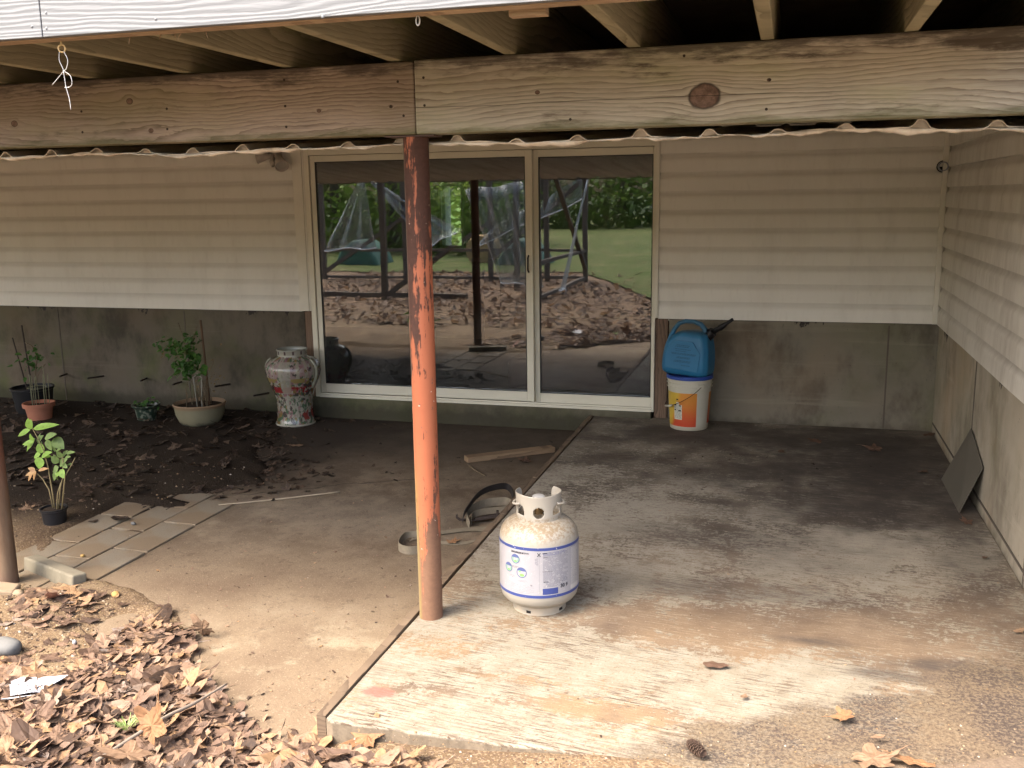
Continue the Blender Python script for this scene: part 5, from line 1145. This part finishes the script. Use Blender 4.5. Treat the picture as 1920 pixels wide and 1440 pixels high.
lone(1812,983,.0,.042,0,M_l2,'brown leaf below the leaning metal sheet',.5)
lone(1845,1050,.0,.024,3,M_l2,'small brown leaf near the foot of the right wall',.5)
lone(1912,1188,.0,.03,1,M_l1,'tan leaf at the right edge of the photo on the slab',.6)
lone(1530,830,.0,.06,0,M_l2,'flat grey brown leaf on the dark rear of the slab',.3)
lone(1640,845,.0,.075,0,M_l2,'large dull leaf on the rear right of the slab',.4)
lone(1730,888,.0,.06,1,M_l2,'dull leaf at the rear right corner near the wall',.3)
lone(1465,850,.0,.05,1,M_l2,'reddish brown leaf right of the bucket on the slab',.3)
lone(1745,818,.0,.05,2,M_l2,'curled leaf in the back right corner of the slab',.6)
lone(850,1020,FL,.045,0,M_l3,'orange brown leaf on the beige strap by the orange post',.9)
lone(885,862,FL,.035,3,M_l2,'crumpled brown leaf just in front of the plank end',1.2)
lone(985,868,FL,.06,0,M_l2,'crumpled leaf below the far end of the plank',1.2)
lone(555,838,FL,.055,2,M_l1,'pale oval leaf on the floor in front of the vase',.1,tilt=.02)
lone(785,838,FL,.03,3,M_l2,'tiny dark leaf scrap behind the orange post',.6)
lone(380,1185,-.085,.075,0,M_l1,'upright curled tan leaf at the top of the leaf pile',1.4,tilt=.5)
lone(105,1125,-.085,.085,1,m_dead('pinkish_leaf',[(0,(.42,.24,.18)),(1,(.42,.24,.18))]),'pinkish brown leaf leaning on the concrete block',1.0,tilt=.4)
lone(150,950,FL,.09,1,M_l2,'long brown leaf on soil right of the black pot',.4)
lone(50,958,FL,.05,0,M_l1,'light brown leaf on soil left of the black pot',.4)
lone(240,1425,-.04,.11,0,M_l1,'large pale tan leaf low in the leaf pile',.8,tilt=.4)
lone(285,1370,-.03,.085,0,M_l3,'amber leaf standing up in the leaf pile beside the grass tuft',1.2,tilt=.5)
lone(690,1388,-.045,.085,0,M_l3,'orange tan leaf at the foot of the slab front edge',1.1,tilt=.35)
lone(745,1390,-.05,.05,1,M_l2,'dark brown leaf against the slab front edge',1.2,tilt=.6)
# white scrap with black specks
def m_scrap():
    q=M('speckled_white_paper',.7,.2); n=q.noise(scale=75,det=4,rough=.7); q.col(q.mix(q.map(n,.56,.6),(.40,.41,.44),(.05,.045,.05))); return q.mat
sm=MB(); pts=[(20,1295),(45,1290),(75,1284),(130,1280),(125,1290),(100,1300),(75,1312),(60,1318),(22,1324)]
q0=gz(70,1303,-.06); V=[]
for i,(u,v) in enumerate(pts): p=gz(u,v,-.06); V.append((p.x-q0.x,p.y-q0.y,.008*math.sin(i*1.9)))
sm.add([(0,0,.012)]+V,[(0,1+i,1+(i+1)%9) for i in range(9)]); o=sm.build('paper_scrap',m_scrap(),recalc=False); o.location=(q0.x,q0.y,zg(q0.x,q0.y)+.042); mo=o.modifiers.new('s','SOLIDIFY'); mo.thickness=.001; tag(o,'torn white scrap with black specks on the leaf pile','paper scrap')
sm=MB(); V=[]
for i,(u,v) in enumerate([(-25,1328),(20,1326),(70,1322),(20,1333),(-25,1337)]): p=gz(u,v,-.06); V.append((p.x-q0.x,p.y-q0.y,.004*i))
o=sm.add(V,[(0,1,2,3,4)]).build('paper_scrap',plain('white_paper',(.4,.4,.43),.7),recalc=False); o.location=(q0.x,q0.y,zg(q0.x,q0.y)+.040); tag(o,'narrow white paper strip at the left edge below the speckled scrap','paper scrap')
for i,(u,v,lab) in enumerate(((140,1205,'small white plaster chip left of its twin above the leaf pile'),(170,1202,'small white plaster chip right of its twin above the leaf pile'))):
    p=gz(u,v,-.085); rock('plaster_chip',(p.x,p.y,-.082),(.012,.008,.010),plain('white_chip',(.4,.4,.4),.8),lab,'chip',50+i)
# grass tuft
gt=MB(); p=gz(238,1362,-.05); rr=random.Random(1)
for i in range(70):
    a=rr.uniform(0,6.28); d=rr.uniform(0,.022); L_=rr.uniform(.02,.045); bx_,by_=d*math.cos(a),d*math.sin(a); leaf_mesh(gt,(bx_,by_,0),(bx_+math.cos(a)*L_*.6,by_+math.sin(a)*L_*.6,L_*.8),.0022,curl=.2,n=3)
o=gt.build('grass_tuft',m_leaf('grass_blade',(.20,.34,.07),(.45,.48,.25)),recalc=False); o.location=(p.x,p.y,-.055); tag(o,'small tuft of green grass growing in the leaf pile','grass tuft')

# ================================================================== BEHIND THE CAMERA (reflected in the glass)
# post-and-rail stall with torn clear sheeting
M_gt=m_timber('grey_stall_timber',(.16,.135,.11),(.07,.055,.045),(),40,0,0,axis='x')
stl=thing('timber_stall','open grey timber frame stall with torn clear sheeting seen in the glass','stall',(0,0,0))
X0,X1,Y0,Y1,Ht=-9.2,-3.75,-4.6,-1.0,1.95
for (x,y) in ((X1,Y1),(X1,Y0),(-4.5,Y0),(-5.6,Y0),(-7.4,Y0),(X0,Y0),(-6.3,Y1),(X0,Y1),(-4.6,-2.9)): MB().box(x-.045,x+.045,y-.045,y+.045,FL-.2,Ht).build('stall_post',M_gt,stl,bevel=.005)
def beamr(a,b,s=.04,nm='rail'): MB().tube([a,b],s,4).build(nm,M_gt,stl)
for z in (.55,Ht-.05,.02): beamr((X0,Y0,z),(X1,Y0,z)); beamr((X1,Y0,z),(X1,Y1,z))
for a,b in (((-5.5,Y0,.45),(-3.75,Y0,1.9)),((-7.4,Y0,0),(-5.6,Y0,1.1)),((-6.3,Y1,.0),(-5.0,Y1,.9)),((X1,Y0,.2),(X1,-2.2,1.9)),((-9.2,Y0,.1),(-7.4,Y0,1.2))): beamr(a,b,.05,'brace')
beamr((X0,Y1,.05),(-4.9,Y1,.02),.06,'sill')
def m_film():
    q=M('clear_sheeting'); q.nt.nodes.remove(q.b); t=q.n('ShaderNodeBsdfTransparent'); t.inputs[0].default_value=(.8,.82,.82,1); d=q.n('ShaderNodeBsdfDiffuse'); d.inputs[0].default_value=(.75,.77,.78,1); g=q.n('ShaderNodeBsdfGlossy'); g.inputs[1].default_value=.25
    f=q.n('ShaderNodeLayerWeight'); f.inputs[0].default_value=.35; mx=q.n('ShaderNodeMixShader'); mx2=q.n('ShaderNodeMixShader'); mx2.inputs[0].default_value=.4; q.nt.links.new(d.outputs[0],mx2.inputs[1]); q.nt.links.new(g.outputs[0],mx2.inputs[2])
    ff=q.m('MULTIPLY_ADD',f.outputs['Facing'],.55,.10); q.nt.links.new(ff,mx.inputs[0]); q.nt.links.new(t.outputs[0],mx.inputs[1]); q.nt.links.new(mx2.outputs[0],mx.inputs[2]); q.nt.links.new(mx.outputs[0],q.nt.nodes['Material Output'].inputs[0]); return q.mat
M_film=m_film()
def drape(pts, hem=.014):
    # pts: four corners a,b (top), c,d (bottom); folds and a rolled bright hem
    a,b,c_,d=[Vector(p) for p in pts]; n=26; V=[]
    for i in range(n+1):
        for j in range(9):
            s=i/n; t=j/8; p=a.lerp(b,s).lerp(d.lerp(c_,s),t); V.append(p+Vector((0,.05*math.sin(s*19)*(1-t*.4),.02*math.sin(s*9+t*4))))
    o=MB().add(V,[(i*9+j,(i+1)*9+j,(i+1)*9+j+1,i*9+j+1) for i in range(n) for j in range(8)]).build('sheeting',M_film,stl,smooth=True,recalc=False); mo=o.modifiers.new('s','SOLIDIFY'); mo.thickness=.002
    e=[V[i*9+8] for i in range(n+1)]; MB().tube(e,hem,6).build('hem',plain('white_hem',(.75,.77,.78),.5),o,smooth=True)
drape([(-8.3,Y0+.06,1.9),(-8.2,Y0+.06,1.9),(-8.0,Y0+.06,.6),(-9.15,Y0+.06,.55)])
drape([(-8.1,Y0+.06,1.92),(-8.0,Y0+.06,1.92),(-6.2,Y0+.06,.95),(-6.9,Y0+.06,.6)])
drape([(-5.5,Y0+.06,1.0),(-3.8,Y0+.06,1.9),(-3.8,Y0+.06,1.5),(-5.9,Y0+.06,.62)])
drape([(X1+.06,Y0,1.85),(X1+.06,Y0+.15,1.85),(X1+.06,-2.2,.0),(X1+.06,-2.6,.0)],.03)
drape([(-5.2,Y1-.9,1.7),(-4.2,Y1-.9,1.8),(-3.9,Y1-.9,.1),(-4.6,Y1-.9,.2)],.01)
# log round on the grass, green tent
lg=MB(); lg.lathe([(0,-.35),(.36,-.35),(.38,-.3),(.38,.3),(.36,.35),(0,.35)],28); m4=Matrix.Translation((-7.3,-9.5,FL+.4))@Matrix.Rotation(R(90),4,'X'); lg.v=[tuple(m4@Vector(v)) for v in lg.v]
o=lg.build('log',plain('pale_log',(.36,.24,.11),.8),smooth='auto'); tag(o,'pale round cut log standing on the grass behind the stall','log')
def tent(x,y,s,label):
    m=MB(); m.prism([(-1.5*s,0),(1.5*s,0),(.95*s,1.1*s),(.15*s,1.65*s),(-.15*s,1.65*s),(-.95*s,1.1*s)],'y',-1.4*s,1.4*s); o=m.build('tarp_shelter',plain('green_tarp',(.035,.11,.075),.6,.3,vs_=2),bevel=.12,seg=3,smooth='auto'); o.location=(x,y,FL); tag(o,label,'tarp')
tent(-10.3,-9.0,.42,'small green tarp covered mound reflected in the glass left of the orange post'); tent(-6.1,-9.0,.42,'small green tarp covered mound reflected in the glass right of the dark post')
# trees
def m_bark():
    q=M('bark',.95,.1); f=q.noise(q.sc((7,7,1.3)),1,6,.7); q.col(q.mix(f,(.04,.032,.025),(.16,.13,.10))); q.bump(f,.6,.03); return q.mat
M_bark=m_bark(); M_fol=m_leaf('tree_foliage',(.035,.075,.015),(.10,.17,.03)); M_fol2=m_leaf('bright_tree_foliage',(.16,.26,.04),(.34,.46,.10))
def tree_proto(seed,h,mat):
    r=random.Random(seed); t=thing('tree','', 'tree'); tr=MB(); top=Vector((r.uniform(-.4,.4),r.uniform(-.4,.4),h*.9)); tr.tube([(0,0,-.3),(.05,0,h*.2),(top.x*.4,top.y*.4,h*.5),top],[.24,.19,.13,.03],9)
    tips=[]
    for i in range(16):
        s=r.uniform(.22,.92); b=Vector((0,0,0)).lerp(top,s); a=r.uniform(0,6.28); L_=h*.28*(1.15-s*.6)*r.uniform(.6,1.1); e=b+Vector((math.cos(a)*L_,math.sin(a)*L_,L_*r.uniform(.1,.6))); tr.tube([b,b.lerp(e,.5)+Vector((0,0,.15)),e],[.06,.035,.012],5); tips+= [e,b.lerp(e,.6)]
    tr.build('trunk',M_bark,t,smooth=True); m=MB()
    for c in tips:
        R_=h*r.uniform(.05,.11)
        for _ in range(95):
            p=c+Vector((r.gauss(0,R_),r.gauss(0,R_),r.gauss(0,R_*.7))); u=Vector((r.gauss(0,1),r.gauss(0,1),r.gauss(0,.6))).normalized(); v=u.orthogonal().normalized(); k=r.uniform(.05,.13); m.add([p-u*k,p+v*k*.6,p+u*k,p-v*k*.6],[(0,1,2,3)])
    m.build('crown',mat,t,recalc=False); return t
pro=[tree_proto(1,6.5,M_fol),tree_proto(2,7.5,M_fol),tree_proto(3,5.5,M_fol2)]; used=[False]*3
TS=[]; rr=random.Random(12)
for i in range(34): TS.append((-48+i*2.1+rr.uniform(-.6,.6), -34-rr.uniform(0,4) if i%2 else -40-rr.uniform(0,4)))
TS += [(-12,-15),(-15,-17),(-18.5,-14.5),(-22,-17),(-10.5,-19),(-26,-15),(-19,-9),(-18,-3),(-17.5,3),(-16,8),(-4.6,14.5),(-2.9,15.5),(-7,16.5),(-5.6,18),(10,-16),(14,-8)]
nth=['pale','tall','broad','slender','crooked','mossy']
for i,(x,y) in enumerate(TS):
    k=rr.choice([0,1,2]) if y<10 else 2
    o=pro[k] if not used[k] else copy_tree(pro[k]); used[k]=True; o.location=(x,y,FL); o.rotation_euler=(0,0,rr.uniform(0,6.28)); s=rr.uniform(.8,1.15); o.scale=(s,s,s)
    o['group']='woodland trees beyond the lawn'; o['label']='leafy green woodland tree beyond the yard, reflected in the door glass' if y<10 else 'green tree behind the house seen through the far window'; o['category']='tree'
un=MB(); r7=random.Random(5)
for _ in range(16000):
    x=r7.uniform(-48,24); y=-33-r7.random()*7; z=FL+abs(r7.gauss(0,1.5)); u=Vector((r7.gauss(0,1),r7.gauss(0,1),r7.gauss(0,.6))).normalized(); v=u.orthogonal().normalized(); k=r7.uniform(.10,.30); p=Vector((x,y,z)); un.add([p-u*k,p+v*k*.6,p+u*k,p-v*k*.6],[(0,1,2,3)])
for _ in range(9000):
    x=r7.uniform(-34,-8.5); y=-12-(r7.random()**1.2)*9; z=FL+abs(r7.gauss(0,.9)); u=Vector((r7.gauss(0,1),r7.gauss(0,1),r7.gauss(0,.6))).normalized(); v=u.orthogonal().normalized(); k=r7.uniform(.08,.22); p=Vector((x,y,z)); un.add([p-u*k,p+v*k*.6,p+u*k,p-v*k*.6],[(0,1,2,3)])
o=un.build('undergrowth',M_fol,recalc=False); tag(o,'dense green undergrowth along the edge of the woods','undergrowth',kind='stuff')
